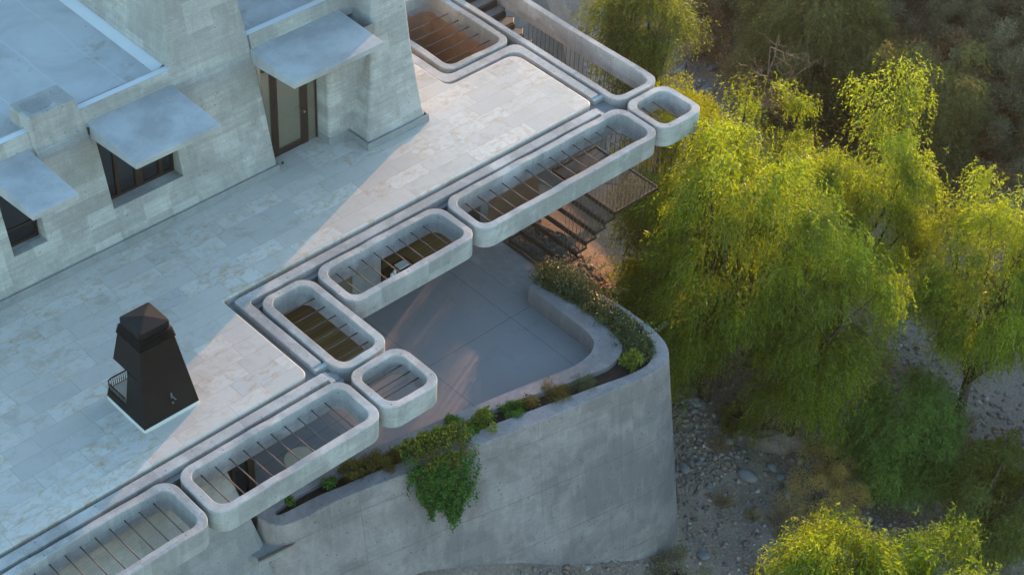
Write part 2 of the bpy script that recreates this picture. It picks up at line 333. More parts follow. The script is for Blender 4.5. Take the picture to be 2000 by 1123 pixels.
class G:
    """collects geometry for one mesh"""
    def __init__(s): s.v = []; s.f = []
    def add(s, v, f):
        k = len(s.v); s.v += [tuple(map(float, p)) for p in v]; s.f += [tuple(i + k for i in q) for q in f]; return s
    def box(s, x0, x1, y0, y1, z0, z1):
        return s.add([(x0, y0, z0), (x1, y0, z0), (x1, y1, z0), (x0, y1, z0), (x0, y0, z1), (x1, y0, z1), (x1, y1, z1), (x0, y1, z1)],
                     [(0, 3, 2, 1), (4, 5, 6, 7), (0, 1, 5, 4), (1, 2, 6, 5), (2, 3, 7, 6), (3, 0, 4, 7)])
    def hexa(s, b, t):
        """solid from 4 bottom and 4 top corners (same winding)"""
        n = len(b)
        return s.add(list(b) + list(t), [tuple(range(n - 1, -1, -1)), tuple(range(n, 2 * n))] + [(i, (i + 1) % n, n + (i + 1) % n, n + i) for i in range(n)])
    def prism(s, poly, z0, z1): return s.hexa([(x, y, z0) for x, y in poly], [(x, y, z1) for x, y in poly])
    def tube(s, pts, rads, n=6, cap=True):
        pts = [Vector(p) for p in pts]; k = len(s.v)
        if isinstance(rads, (int, float)): rads = [rads] * len(pts)
        for i, p in enumerate(pts):
            d = (pts[min(i + 1, len(pts) - 1)] - pts[max(i - 1, 0)]).normalized()
            a = d.cross(Vector((0.13, 0.27, 0.95)));
            if a.length < 1e-3: a = d.cross(Vector((1, 0, 0)))
            a.normalize(); b = d.cross(a)
            for j in range(n):
                t = 2 * math.pi * j / n; s.v.append(tuple(p + (a * math.cos(t) + b * math.sin(t)) * rads[i]))
        for i in range(len(pts) - 1):
            for j in range(n):
                s.f.append((k + i * n + j, k + i * n + (j + 1) % n, k + (i + 1) * n + (j + 1) % n, k + (i + 1) * n + j))
        if cap: s.f.append(tuple(k + j for j in range(n - 1, -1, -1))); e = k + (len(pts) - 1) * n; s.f.append(tuple(e + j for j in range(n)))
        return s
    def loft(s, loops, closed=True, cap0=False, cap1=False, wrap=False):
        k = len(s.v); n = len(loops[0])
        for l in loops: s.v += [tuple(map(float, p)) for p in l]
        R = len(loops)
        for i in range(R if wrap else R - 1):
            a = k + i * n; b = k + ((i + 1) % R) * n
            for j in range(n if closed else n - 1): s.f.append((a + j, a + (j + 1) % n, b + (j + 1) % n, b + j))
        if cap0: s.f.append(tuple(k + j for j in range(n - 1, -1, -1)))
        if cap1: s.f.append(tuple(k + (R - 1) * n + j for j in range(n)))
        return s
    def flat(s, outline, z, holes=(), up=True):
        loops = [[Vector((x, y, 0)) for x, y in outline]] + [[Vector((x, y, 0)) for x, y in h] for h in holes]
        tri = tessellate_polygon(loops); pts = [p for l in loops for p in l]
        v = [(p.x, p.y, z) for p in pts]; f = []
        for a, b, c in tri:
            cr = (pts[b] - pts[a]).cross(pts[c] - pts[a]).z
            f.append((a, b, c) if (cr > 0) == up else (a, c, b))
        return s.add(v, f)
    def build(s, name, mat=None, parent=None, smooth=False, rel=(0, 0, 0), bevel=0, **pr):
        if parent is not None and parent.type == 'MESH' and rel == (0, 0, 0): rel = tuple(parent.parent.location)   # sub-part of a part
        me = mesh(name, s.v, s.f, smooth, rel); o = obj(name, me, mat, parent, **pr)
        if bevel:
            b = o.modifiers.new('bevel', 'BEVEL'); b.width = bevel; b.segments = 2; b.limit_method = 'ANGLE'; b.angle_limit = math.radians(35)
        return o

rng = np.random.default_rng(7)
random.seed(7)

def rrect(x0, x1, y0, y1, r, n=10, step=0.22, base=None):
    """rounded rectangle loop, CCW; point count depends only on `base` so inset loops match"""
    bx0, bx1, by0, by1 = base or (x0, x1, y0, y1)
    nx = max(1, int((bx1 - bx0) / step)); ny = max(1, int((by1 - by0) / step)); out = []
    cs = [(x1 - r, y0 + r, -90), (x1 - r, y1 - r, 0), (x0 + r, y1 - r, 90), (x0 + r, y0 + r, 180)]
    for i, (cx, cy, a0) in enumerate(cs):
        arc = [(cx + r * math.cos(math.radians(a0 + 90 * j / n)), cy + r * math.sin(math.radians(a0 + 90 * j / n))) for j in range(n + 1)]
        out += arc
        nx_, ny_, na = cs[(i + 1) % 4]
        q = (nx_ + r * math.cos(math.radians(na)), ny_ + r * math.sin(math.radians(na)))
        m = ny if i % 2 == 0 else nx
        out += [(arc[-1][0] + (q[0] - arc[-1][0]) * j / m, arc[-1][1] + (q[1] - arc[-1][1]) * j / m) for j in range(1, m)]
    return out
def wob(x, y, a, s=1.0):
    return a * (math.sin(3.1 * x * s + 1.3 * y) + math.sin(7.7 * x * s - 2.9 * y + 1) * 0.6 + math.sin(1.7 * y * s + 5.3 * x) * 0.8)
def catmull(pts, k=5, closed=False):
    P = [np.array(p, float) for p in pts]; n = len(P); out = []
    for i in range(n if closed else n - 1):
        if closed: p0, p1, p2, p3 = P[(i - 1) % n], P[i], P[(i + 1) % n], P[(i + 2) % n]
        else: p0, p1, p2, p3 = P[max(i - 1, 0)], P[i], P[i + 1], P[min(i + 2, n - 1)]
        for j in range(k):
            t = j / k
            out.append(tuple(0.5 * ((2 * p1) + (-p0 + p2) * t + (2 * p0 - 5 * p1 + 4 * p2 - p3) * t * t + (-p0 + 3 * p1 - 3 * p2 + p3) * t ** 3)))
    if not closed: out.append(tuple(P[-1]))
    return out
def fillet(poly, rad, n=7):
    """round the corners of a polygon; rad is one radius or a list"""
    out = []; m = len(poly)
    for i in range(m):
        r = rad[i] if isinstance(rad, (list, tuple)) else rad
        a, b, c = (np.array(poly[(i + d) % m], float) for d in (-1, 0, 1))
        if r <= 0: out.append(tuple(b)); continue
        u = (a - b) / np.linalg.norm(a - b); v = (c - b) / np.linalg.norm(c - b)
        ang = math.acos(max(-1, min(1, float(u @ v)))); d = r / math.tan(ang / 2)
        p, q = b + u * d, b + v * d
        for j in range(n + 1):
            t = j / n; out.append(tuple((1 - t) ** 2 * p + 2 * t * (1 - t) * b + t * t * q))
    return out

# ------------------------------------------------------------------ upper terrace, gutter deck, lower terrace (setting)
FLOOR = fillet([(-16, -3.12), (-0.14, -3.12), (-0.14, 0.12), (12.13, 0.12), (12.13, 3.22), (9.67, 3.22), (9.67, 22), (-16, 22)], [0, 0.28, 0.06, 0.26, 0.42, 0.3, 0, 0])
def slab(name, outline, z0, z1, mat, holes=(), soft=0.0, **pr):
    g = G(); n = len(outline)
    if soft:
        c = np.array(outline); t = np.roll(c, -1, 0) - np.roll(c, 1, 0); nn = np.stack([t[:, 1], -t[:, 0]], 1); nn /= np.linalg.norm(nn, axis=1)[:, None]
        inn = [tuple(p) for p in c - nn * soft]
        g.loft([[(x, y, z0) for x, y in outline], [(x, y, z1 - soft) for x, y in outline], [(x, y, z1 - soft * 0.3) for x, y in [tuple(p) for p in c - nn * soft * 0.3]], [(x, y, z1) for x, y in inn]])
        g.flat(inn, z1, holes)
    else:
        g.loft([[(x, y, z0) for x, y in outline], [(x, y, z1) for x, y in outline]]); g.flat(outline, z1, holes)
    for h in holes: g.loft([[(x, y, z1) for x, y in h], [(x, y, z0) for x, y in h]])
    g.flat(outline, z0, holes, up=False)
    return g.build(name, mat, **pr)
slab('upper_terrace', FLOOR, -0.205, 0.0, M['trav'], soft=0.03, kind='structure')
DECK = fillet([(-16, -3.63), (0.47, -3.63), (0.47, -0.42), (12.7, -0.42), (12.7, 3.70), (10.1, 3.70), (10.1, 22), (-16, 22)], [0, 0.1, 0.05, 0.1, 0.05, 0.05, 0, 0])
slab('roof_deck', DECK, -0.55, -0.21, M['gutter'], kind='structure')
g = G(); g.add([(0.62 + 0.20 * math.cos(t) * (1 + 0.25 * math.sin(3 * t)) - 0.28, -3.33 + 0.13 * math.sin(t) * (1 + 0.2 * math.cos(4 * t)), -0.205) for t in np.linspace(0, 2 * math.pi, 24, endpoint=False)], [tuple(range(24))])
tag(g.build('mortar_patch', M['ring']), 'pale mortar patch in the gutter corner between the concrete frames', 'patch')

# lower terrace
ZL = -3.3
outer = catmull([(8.62, -1.74), (8.95, -2.30), (9.17, -3.31), (9.25, -4.2), (9.25, -4.93), (9.17, -5.5), (9.01, -5.90), (8.74, -6.18), (8.35, -6.32), (7.81, -6.30), (7.26, -6.18), (6.30, -6.00), (3.98, -5.53), (2.41, -5.14), (1.21, -4.90), (0.34, -4.70), (-0.51, -4.52), (-1.60, -4.40), (-2.03, -4.20), (-2.22, -3.75)], 4)
inner = catmull([(7.91, -1.98), (7.88, -3.30), (7.88, -3.95), (7.84, -4.28), (7.73, -4.55), (7.48, -4.75), (7.15, -4.84), (6.77, -4.86), (6.40, -4.80), (5.67, -4.65), (5.06, -4.51), (4.41, -4.38), (2.93, -4.09), (1.36, -3.80), (0.0, -3.56), (-1.2, -3.38), (-2.15, -3.36)], 4)
trench = catmull([(8.42, -2.15), (8.44, -3.14), (8.49, -3.98), (8.43, -4.69), (8.20, -5.10), (7.90, -5.32), (7.43, -5.42), (6.80, -5.31), (6.13, -5.17), (5.46, -5.00), (4.71, -4.78), (2.71, -4.38), (1.57, -4.16), (0.07, -3.90), (-0.48, -3.80), (-1.16, -3.76), (-1.70, -3.80), (-1.84, -3.89),
                 (-1.78, -3.98), (-1.50, -4.03), (-0.76, -4.10), (-0.19, -4.22), (0.60, -4.36), (1.30, -4.52), (2.67, -4.80), (3.68, -5.01), (4.33, -5.16), (5.81, -5.53), (6.78, -5.77), (7.47, -5.95), (8.10, -6.02), (8.50, -5.85), (8.80, -5.50), (8.90, -4.90), (8.90, -4.2), (8.84, -3.3), (8.72, -2.4), (8.60, -2.15)], 4, closed=True)
lower = [(9.12, -1.60), (9.12, 6), (-3.2, 6), (-3.2, -3.0), (-2.15, -3.2)] + [(x, y - 0.05) for x, y in inner[::-1]] + [(8.6, -1.80)]
slab('lower_terrace', lower, ZL - 0.35, ZL, M['grey'], kind='structure')
# wood deck inset under the roof edge (own sheet above the terrace)
g = G(); g.box(2.3, 3.74, -0.60, 3.0, ZL, ZL + 0.03); g.box(5.62, 9.0, 0.85, 3.0, ZL, ZL + 0.03)
g.build('wood_deck', M['deck'], kind='structure')
g = G(); g.box(7.93, 9.10, -1.55, 0.80, ZL, ZL + 0.006); g.build('terrace_threshold', M['lower'], kind='structure')

# ------------------------------------------------------------------ retaining wall with planter
ZT = ZL + 0.57
rw = thing('retaining_wall', 'tall curved grey concrete retaining wall with a planting trough along its top', 'retaining wall', (3, -5, -9.8))
o2 = np.array(outer); t = np.gradient(o2, axis=0); nn = np.stack([t[:, 1], -t[:, 0]], 1); nn /= np.linalg.norm(nn, axis=1)[:, None]
if nn[20][0] < 0: nn = -nn
g = G(); loops = []
for h in [0, 0.025, 0.10] + list(np.linspace(0.5, 9.0, 18)):
    off = 0.14 * h - (0.02 if h == 0 else 0)
    loops.append([(x, y, ZT - h) for x, y in (o2 + nn * off)])
g.loft(loops, closed=False)
outer_top = [tuple(p) for p in (o2 - nn * 0.02)]
cop = outer_top + inner[::-1]
g.flat(cop, ZT, [trench])
g.loft([[(x, y, ZT) for x, y in inner], [(x, y, ZL - 0.34) for x, y in inner]], closed=False)
g.loft([[(x, y, ZT) for x, y in trench], [(x, y, ZT - 0.4) for x, y in trench]])
for a, b, q in ((outer_top[0], inner[0], 0), (outer_top[-1], inner[-1], -1)):
    bt = o2[q] + nn[q] * 0.14 * 9
    g.add([(a[0], a[1], ZT), (b[0], b[1], ZT), (b[0], b[1], ZT - 9), (bt[0], bt[1], ZT - 9)], [(0, 1, 2, 3)])
body = g.build('wall_body', M['retain'], rw, rel=(3, -5, -9.8))
import bmesh
def fix_normals(o):
    bm = bmesh.new(); bm.from_mesh(o.data); bmesh.ops.remove_doubles(bm, verts=bm.verts, dist=1e-4); bmesh.ops.recalc_face_normals(bm, faces=bm.faces); bm.to_mesh(o.data); bm.free()
fix_normals(body)
g = G(); g.flat(trench, ZT - 0.17); g.build('planting_soil', M['soil'], rw, rel=(3, -5, -9.8))

# walkway slab between pier and wall, with steel angle, and slatted gate below
wk = thing('walkway_slab', 'small grey concrete landing with a rusty steel edge beside the wall end', 'landing', (-2.2, -3.9, -3.6))
g = G(); g.prism([(-2.66, -4.30), (-1.72, -4.42), (-1.70, -3.40), (-2.9, -2.6)], ZL - 0.28, ZL - 0.02); g.build('slab', M['lower'], wk, rel=(-2.2, -3.9, -3.6))
g = G(); g.prism([(-2.68, -4.335), (-1.71, -4.455), (-1.70, -4.42), (-2.67, -4.30)], ZL - 0.06, ZL + 0.01); g.build('steel_edge', M['rod'], wk, rel=(-2.2, -3.9, -3.6))
gt = thing('slatted_gate', 'dark brown slatted gate in the gap under the small landing', 'gate', (-2.1, -4.1, -7))
for i in range(5):
    g = G(); x = -2.42 + i * 0.11; g.box(x, x + 0.075, -4.18, -4.13, -8.6, -3.62); g.build('slat', M['bronze'], gt, rel=(-2.1, -4.1, -7))
g = G(); g.box(-2.5, -1.8, -4.10, -4.07, -8.6, -3.62); g.build('back_panel', M['black'], gt, rel=(-2.1, -4.1, -7))

# ------------------------------------------------------------------ concrete frames of the pergola
def ring(x0, x1, y0, y1, label, rods=None, axis='y', w=0.205, R=0.40, ztop=0.0, depth=0.62, rodz=-0.26, gl='cast concrete pergola frames round the terrace edge'):
    cx, cy = (x0 + x1) / 2, (y0 + y1) / 2; base = (x0, x1, y0, y1); rel = (cx, cy, ztop - depth)
    t = thing('pergola_frame', label, 'concrete frame', rel, gl)
    prof = [(0.012, -depth), (0, -depth + 0.012), (0, -0.016), (0.016, 0), (w - 0.016, 0), (w, -0.016), (w, -depth + 0.012), (w - 0.012, -depth)]
    loops = []
    for d, z in prof:
        r = max(R - d, 0.05) if d < w * 0.6 else max(R - w * 0.62, 0.14)
        lp = rrect(x0 + d, x1 - d, y0 + d, y1 - d, r, base=base)
        e = 0.0045 if z > -0.1 else 0.0
        loops.append([(x + wob(x, y, e, 2.0), y + wob(y, x, e, 2.3), ztop + z + (wob(x, y, e * 1.6) if z > -0.1 else 0)) for x, y in lp])
    g = G().loft(loops, wrap=True)
    o = g.build('frame_band', M['ring'], t, smooth=True, rel=rel)
    fix_normals(o); o.data.set_sharp_from_angle(angle=math.radians(28))
    if rods:
        me = None
        for c in rods:
            if me is None:
                L = (y1 - y0 if axis == 'y' else x1 - x0) - 2 * w + 0.04
                a, b = ((0, -L / 2, 0), (0, L / 2, 0)) if axis == 'y' else ((-L / 2, 0, 0), (L / 2, 0, 0))
                gg = G().tube([a, b], 0.0155, 8); me = mesh('rod', gg.v, gg.f, True); me.materials.append(M['rod'])
            r_ = bpy.data.objects.new('rod', me); COL.objects.link(r_); r_.parent = t
            r_.location = (c - cx, 0, rodz + depth) if axis == 'y' else (0, c - cy, rodz + depth)
            r_['kind'] = 'part' if False else ''
            del r_['kind']
    return t
ring(-11.2, -4.32, -5.28, -3.61, 'long concrete frame with round rods cut off by the lower left corner', [-4.86 - 0.36 * i for i in range(17)])
ring(-4.21, 0.32, -5.22, -3.61, 'long concrete frame with ten rods between the corner-cut frame and the small square one', [-3.64 + 0.373 * i for i in range(10)])
ring(0.42, 2.03, -5.22, -3.63, 'small square concrete frame with three rods over the grey lower terrace', [-4.01, -4.29, -4.57], 'x')
ring(0.42, 1.93, -3.53, -0.40, 'concrete frame over yellow brown decking, its six rods lying the short way', [-0.95 - 0.394 * i for i in range(6)], 'x')
ring(2.08, 6.09, -1.95, -0.38, 'concrete frame with eight rods over dark decking in the middle of the row', [2.67 + 0.397 * i for i in range(8)])
ring(6.21, 12.60, -1.97, -0.38, 'longest concrete frame with thirteen rods, hanging over the steel stairs', [6.85 + 0.4245 * i for i in range(13)])
ring(12.67, 14.32, -1.97, -0.40, 'small outermost concrete frame with two rods above the yellow green tree', [13.27, 13.69])
ring(12.65, 14.34, -0.29, 9.6, 'long concrete frame without cross rods above a row of hanging rods', None)
ring(10.13, 12.53, 3.70, 7.3, 'wide concrete frame over a warm tan light well beside the big tower', [6.19 - 0.44 * i for i in range(5)], 'x', rodz=-0.30)

# coping strips
def strip(path, w, label, z0=-0.205, z1=-0.02, rad=0.12):
    """polyline offset to both sides -> kerb solid with softened edge"""
    P = [np.array(p, float) for p in path]; Ls, Rs = [], []
    for i in range(len(P)):
        a = P[i] - P[i - 1] if i > 0 else P[1] - P[0]; b = P[i + 1] - P[i] if i < len(P) - 1 else a
        a = a / np.linalg.norm(a); b = b / np.linalg.norm(b); m = a + b; m /= np.linalg.norm(m)
        n = np.array([-m[1], m[0]]); k = 1 / max(0.3, float(n @ np.array([-a[1], a[0]])))
        Ls.append(tuple(P[i] + n * w / 2 * k)); Rs.append(tuple(P[i] - n * w / 2 * k))
    m = len(P); poly = Ls + Rs[::-1]
    rads = [0] + [rad] * (m - 2) + [0] + [0] + [rad] * (m - 2) + [0]
    poly = fillet(poly, rads, 6); c = np.array(poly)
    area = 0.5 * sum(c[i][0] * c[(i + 1) % len(c)][1] - c[(i + 1) % len(c)][0] * c[i][1] for i in range(len(c)))
    if area < 0: poly = poly[::-1]
    g = G(); cen = tuple(np.mean(poly, 0)) + (z0,)
    g.prism(poly, z0, z1)
    o = g.build('coping_strip', M['ring'], rel=cen, bevel=0.018); o.location = cen
    return tag(o, label, 'coping')
strip([(-16, -3.36), (0.12, -3.36)], 0.27, 'low concrete coping running straight to the lower left edge')
strip([(11.98, -0.15), (0.19, -0.15), (0.19, -2.96)], 0.27, 'low concrete coping turning the corner by the decking frame')
strip([(12.42, 0.36), (12.42, 3.47), (9.82, 3.47), (9.82, 7.6)], 0.28, 'low concrete coping bending round the wide frame near the tower', rad=0.34)
for (x0, x1, y0, y1, lb) in ((0.10, 0.22, -3.60, -3.22, 'beside the small square frame'), (0.06, 0.44, -3.08, -2.96, 'beside the decking frame'), (11.98, 12.10, -0.40, 0.0, 'beside the longest frame'), (12.28, 12.66, 0.24, 0.36, 'beside the long frame without cross rods')):
    g = G().box(x0, x1, y0, y1, -0.205, -0.06); o = g.build('kerb_block', M['ring'], bevel=0.012); tag(o, 'little concrete step closing the coping end ' + lb, 'kerb block')

# ------------------------------------------------------------------ house
HB = (0, 6, 0)
house = thing('concrete_house', 'grey board marked concrete house with sloping walls, flat white roofs and towers', 'house', HB)
Y0, K = 3.2, 0.25
yw = lambda z: Y0 + K * z + 0.10 * max(0, 0.35 - z) * -1
def grid_wall(xs, zs, skip, yfun, name, mat):
    g = G()
    for i in range(len(xs) - 1):
        for j in range(len(zs) - 1):
            xa, xb, za, zb = xs[i], xs[i + 1], zs[j], zs[j + 1]
            if any(xa >= s[0] - 1e-6 and xb <= s[1] + 1e-6 and za >= s[2] - 1e-6 and zb <= s[3] + 1e-6 for s in skip): continue
            g.add([(xa, yfun(za), za), (xb, yfun(za), za), (xb, yfun(zb), zb), (xa, yfun(zb), zb)], [(0, 1, 2, 3)])
    return g
OPEN = [(-3.47, -2.58, 1.0, 3.1), (-0.76, 1.24, 1.0, 3.1)]
xs = [-16, -3.47, -2.58, -0.76, 1.24, 3.86]; zs = [0, 0.2, 0.5, 1.0, 2.0, 3.1, 3.63]
YG = 3.92
g = grid_wall(xs, zs, [], yw, '', None) if False else grid_wall(xs, zs, [(o[0], o[1], o[2], o[3]) for o in OPEN], yw, '', None)
for x0, x1, z0, z1 in OPEN:   # reveals
    g.add([(x0, yw(z0) , z0), (x1, yw(z0), z0), (x1, YG, z0 - 0.04), (x0, YG, z0 - 0.04), (x0, yw(z1), z1), (x1, yw(z1), z1), (x1, YG + 0.2, z1), (x0, YG + 0.2, z1)],
          [(0, 1, 2, 3), (0, 3, 7, 4), (1, 5, 6, 2), (4, 7, 6, 5)])
# right end return of the wall into the door recess
g.add([(3.86, yw(0), 0), (3.86, 4.9, 0), (3.86, 4.9, 3.63), (3.86, yw(3.63), 3.63), (3.86, yw(1), 1)], [(0, 1, 2, 3, 4)])
# parapet top and back
g.add([(-16, yw(3.63), 3.63), (1.62, yw(3.63), 3.63), (1.62, yw(3.63) + 0.22, 3.63), (-16, yw(3.63) + 0.22, 3.63)], [(0, 1, 2, 3)])
front = g.build('wall', M['wall'], house, rel=HB)
# wall over the door between the towers
g = G().add([(3.80, yw(3.05), 3.05), (7.4, yw(3.05), 3.05), (7.4, yw(3.63), 3.63), (3.80, yw(3.63), 3.63), (3.8, 4.9, 3.05), (7.4, 4.9, 3.05)], [(0, 1, 2, 3), (0, 4, 5, 1)])
g.build('wall', M['wall'], house, rel=HB)
# white roofs with upstand
for (x0, x1, y1) in ((-16, 1.72, 22), (3.70, 7.6, 22)):
    g = G(); ya = yw(3.63)
    g.add([(x0, ya, 3.634), (x1, ya, 3.634), (x1, ya + 0.17, 3.634), (x0, ya + 0.17, 3.634), (x1, ya + 0.30, 3.50), (x0, ya + 0.30, 3.50), (x1, y1, 3.50), (x0, y1, 3.50)],
          [(0, 1, 2, 3), (3, 2, 4, 5), (5, 4, 6, 7)])
    if x0 < 0:   # cove along the tower
        g.add([(1.28, ya + 0.3, 3.504), (1.28, y1, 3.504), (1.70, y1, 3.66), (1.70, ya + 0.3, 3.66)], [(0, 3, 2, 1)])
    ro = g.build('roof', [M['white'], M['upstand']], house, rel=HB)
    for k_, p_ in enumerate(ro.data.polygons): p_.material_index = 0 if k_ == 2 else 1
# towers: lofted rounded boxes leaning back
def tower(spec, name='tower', r=0.10, mat=None):
    loops = []
    for z, x0, x1, yf, yb in spec:
        loops.append([(x, y, z) for x, y in rrect(x0, x1, yf, yb, r, n=4, step=50)])
    g = G().loft(loops, cap1=True); o = g.build(name, mat or M['wall'], house, rel=HB)
    return o
tower([(3.63, 1.54, 3.81, yw(3.63), 12), (5.3, 1.79, 3.72, yw(5.3), 12), (8.5, 2.1, 3.5, yw(8.5), 12)], r=0.03)
yt = lambda z: 2.43 + 0.25 * z - (0.16 * max(0, 0.3 - z))
tower([(0, 6.17, 8.22, yt(0), 12), (0.3, 6.28, 8.17, yt(0.3), 12), (2.0, 6.76, 8.12, yt(2), 12), (3.7, 7.14, 8.20, yt(3.7), 12), (8.5, 7.7, 8.3, yt(8.5), 12)], r=0.10)
# pier right of the door
g = G(); g.loft([[(x, y, z) for x, y in rrect(5.56, 7.2, 3.20, 6, 0.09, n=4, step=50)] for z in (0, 3.1)]); g.build('pier', M['wall'], house, rel=HB)
# small raised block on the roof edge between the canopies
g = G()
for zz in (0,):
    g.loft([[(x, y, 2.62) for x, y in rrect(-2.20, -0.86, yw(2.62) - 0.02, 5.0, 0.02, n=3, step=50)], [(x, y, 3.2) for x, y in rrect(-2.32, -0.93, yw(3.2) - 0.03, 5.0, 0.03, n=3, step=50)], [(x, y, 3.96) for x, y in rrect(-2.30, -1.05, yw(3.96) - 0.08, 4.84, 0.035, n=3, step=50)]], cap1=True)
g.build('roof_block', M['wall'], house, rel=HB)
g = G(); pts = [(-2.05, 4.24), (-1.7, 4.22), (-1.52, 4.32), (-1.50, 4.5), (-1.62, 4.66), (-1.95, 4.74), (-2.12, 4.70), (-2.16, 4.5)]
g.add([(x, y, 3.965) for x, y in catmull(pts, 4, True)], [tuple(range(32))]); g.build('roof_patch', M['skirt'], house, rel=HB)
# skirting band
def skirting(path, h=0.2, t=0.018):
    P = [np.array(p, float) for p in path]; g = G(); a, b = [], []
    for i, p in enumerate(P):
        d0 = P[i] - P[i - 1] if i else P[1] - P[0]; d1 = P[i + 1] - P[i] if i < len(P) - 1 else d0
        d0 = d0 / np.linalg.norm(d0); d1 = d1 / np.linalg.norm(d1); n0 = np.array([d0[1], -d0[0]]); n1 = np.array([d1[1], -d1[0]]); n = n0 + n1; n = n / max(0.5, float(n @ n0))
        a.append(p + n * (t + 0.008)); b.append(p - n * 0.001)
    for i in range(len(P) - 1):
        g.add([(*a[i], 0.001), (*a[i + 1], 0.001), (*(a[i + 1] * 0.25 + b[i + 1] * 0.75), h), (*(a[i] * 0.25 + b[i] * 0.75), h), (*(b[i] + (b[i] - a[i])), h), (*(b[i + 1] + (b[i + 1] - a[i + 1])), h)], [(0, 1, 2, 3), (3, 2, 5, 4)])
    return g
g = skirting([(-16, 3.165), (3.90, 3.165), (3.90, 3.62)], 0.2); g.build('skirting', M['skirt'], house, rel=HB)
g = skirting([(5.56, 3.66), (5.56, 3.20), (6.16, 3.20), (6.17, 2.385), (8.22, 2.385), (8.22, 9)], 0.2); g.build('skirting', M['skirt'], house, rel=HB)
# canopies over the openings
def canopy(x0, x1, yf, zf, zb, th=0.17, skew=0.0):
    yb = yw(zb) + 0.05; g = G()
    g.hexa([(x0, yf + 0.02, zf - th), (x1, yf + 0.02, zf - th), (x1 + skew, yb + 0.1, zb - 0.44), (x0 + skew, yb + 0.1, zb - 0.44)], [(x0, yf, zf), (x1, yf, zf), (x1 + skew, yb, zb), (x0 + skew, yb, zb)])
    return g.build('canopy', M['canopy'], house, rel=HB, bevel=0.015)
canopy(-3.60, -2.42, 1.98, 3.21, 3.26)
canopy(-0.86, 1.50, 2.06, 3.21, 3.27)
canopy(3.81, 6.60, 2.27, 3.20, 3.27)
# windows
def window(x0, x1, z0, z1, mull, rail=None):
    e = thing('x', '', '') if False else None
    fr = G(); y = YG - 0.03; d = 0.07
    fr.box(x0, x1, y - d, y, z0 - 0.03, z0 + 0.06); fr.box(x0, x0 + 0.045, y - d, y, z0, z1); fr.box(x1 - 0.045, x1, y - d, y, z0, z1)
    for a, b in mull: fr.box(a, b, y - d - 0.012, y, z0 + 0.055, z1)
    if rail: fr.box(x0 + 0.045, x1 - 0.045, y - d + 0.01, y, rail, rail + 0.04)
    w = fr.build('window', M['bronze'], house, rel=HB, bevel=0.008)
    p = G(); p.add([(x0, y - 0.03, z0 - 0.02), (x1, y - 0.03, z0 - 0.02), (x1, y - 0.03, z1), (x0, y - 0.03, z1)], [(0, 1, 2, 3)])
    p.build('pane', M['glass'], w)
    return w
window(-3.46, -2.59, 0.97, 3.1, [], 1.42)
window(-0.75, 1.23, 0.97, 3.1, [(-0.42, -0.32), (0.13, 0.33), (0.80, 0.90)])
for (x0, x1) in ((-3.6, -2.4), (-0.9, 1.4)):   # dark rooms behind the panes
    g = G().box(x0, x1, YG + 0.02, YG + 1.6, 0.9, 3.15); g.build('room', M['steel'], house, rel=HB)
# glass door
fr = G(); y = 3.66
fr.box(4.10, 4.30, y, y + 0.07, 0.01, 3.05); fr.box(5.02, 5.24, y, y + 0.07, 0.01, 3.05); fr.box(4.30, 5.02, y + 0.005, y + 0.065, 0.01, 0.19); fr.box(5.50, 5.53, y, y + 0.07, 0.01, 3.05); fr.box(3.87, 5.55, y + 0.002, y + 0.06, 2.72, 2.78)
for xx in (4.145, 4.20, 4.25): fr.box(xx, xx + 0.012, y - 0.006, y + 0.01, 0.01, 3.05)
door = fr.build('door', M['bronze'], house, rel=HB)
p = G(); p.add([(3.87, y + 0.03, 0.01), (5.55, y + 0.03, 0.01), (5.55, y + 0.03, 3.05), (3.87, y + 0.03, 3.05)], [(0, 1, 2, 3)]); p.build('pane', M['glassdoor'], door)
h = G(); h.tube([(5.08, y - 0.01, 1.15), (5.08, y - 0.06, 1.15), (4.92, y - 0.06, 1.13)], 0.014, 8); h.box(5.055, 5.105, y - 0.014, y, 1.08, 1.22); h.build('handle', M['steel'], door)
h = G(); h.tube([(5.13, y - 0.02, 1.0), (5.13, y, 1.0)], 0.03, 10); h.build('lock', M['chrome'], door)
g = G().box(3.88, 5.6, 3.78, 5.2, 0.0, 3.0); g.build('room', M['table'], house, rel=HB)
g = G(); g.tube([(4.15, 3.35, 0.0), (4.15, 3.35, 0.05)], 0.028, 10); tag(g.build('door_stop', M['steel']), 'tiny dark door stop on the floor before the glass door', 'door stop')

# lower storey: sloping wall under the lower left frames, back walls, light well, east wall
yl = lambda z: -3.25 + 0.25 * z
g = G(); xe = lambda z: -2.92 - 0.20 * z
zz = [-0.56, -1, -2, -3, -4, -5, -7, -9.6, -11]
g.loft([[(-16, yl(z), z), (xe(z) - 0.18, yl(z), z), (xe(z) - 0.05, yl(z) + 0.05, z), (xe(z), yl(z) + 0.18, z), (xe(z), yl(z) + 3.6, z)] for z in zz], closed=False)
o = g.build('lower_wall', M['lower'], house, rel=HB)
g = G().box(-3.2, 9.2, 3.0, 3.3, -9, -0.56); g.build('lower_wall', M['lower'], house, rel=HB)
g = G().box(4.46, 5.42, 1.0, 3.0, ZL, -0.56); g.build('pier', M['lower'], house, rel=HB)
g = G().box(9.62, 9.90, 1.7, 3.3, -9, -0.56); g.build('pier', M['lower'], house, rel=HB)
g = G().hexa([(9.9, 2.2, -9), (13.15, 2.2, -9), (13.15, 3.9, -9), (9.9, 3.9, -9)], [(9.9, 3.1, -0.56), (12.6, 3.1, -0.56), (12.6, 3.9, -0.56), (9.9, 3.9, -0.56)]); g.build('lower_wall', M['tan'], house, rel=HB)
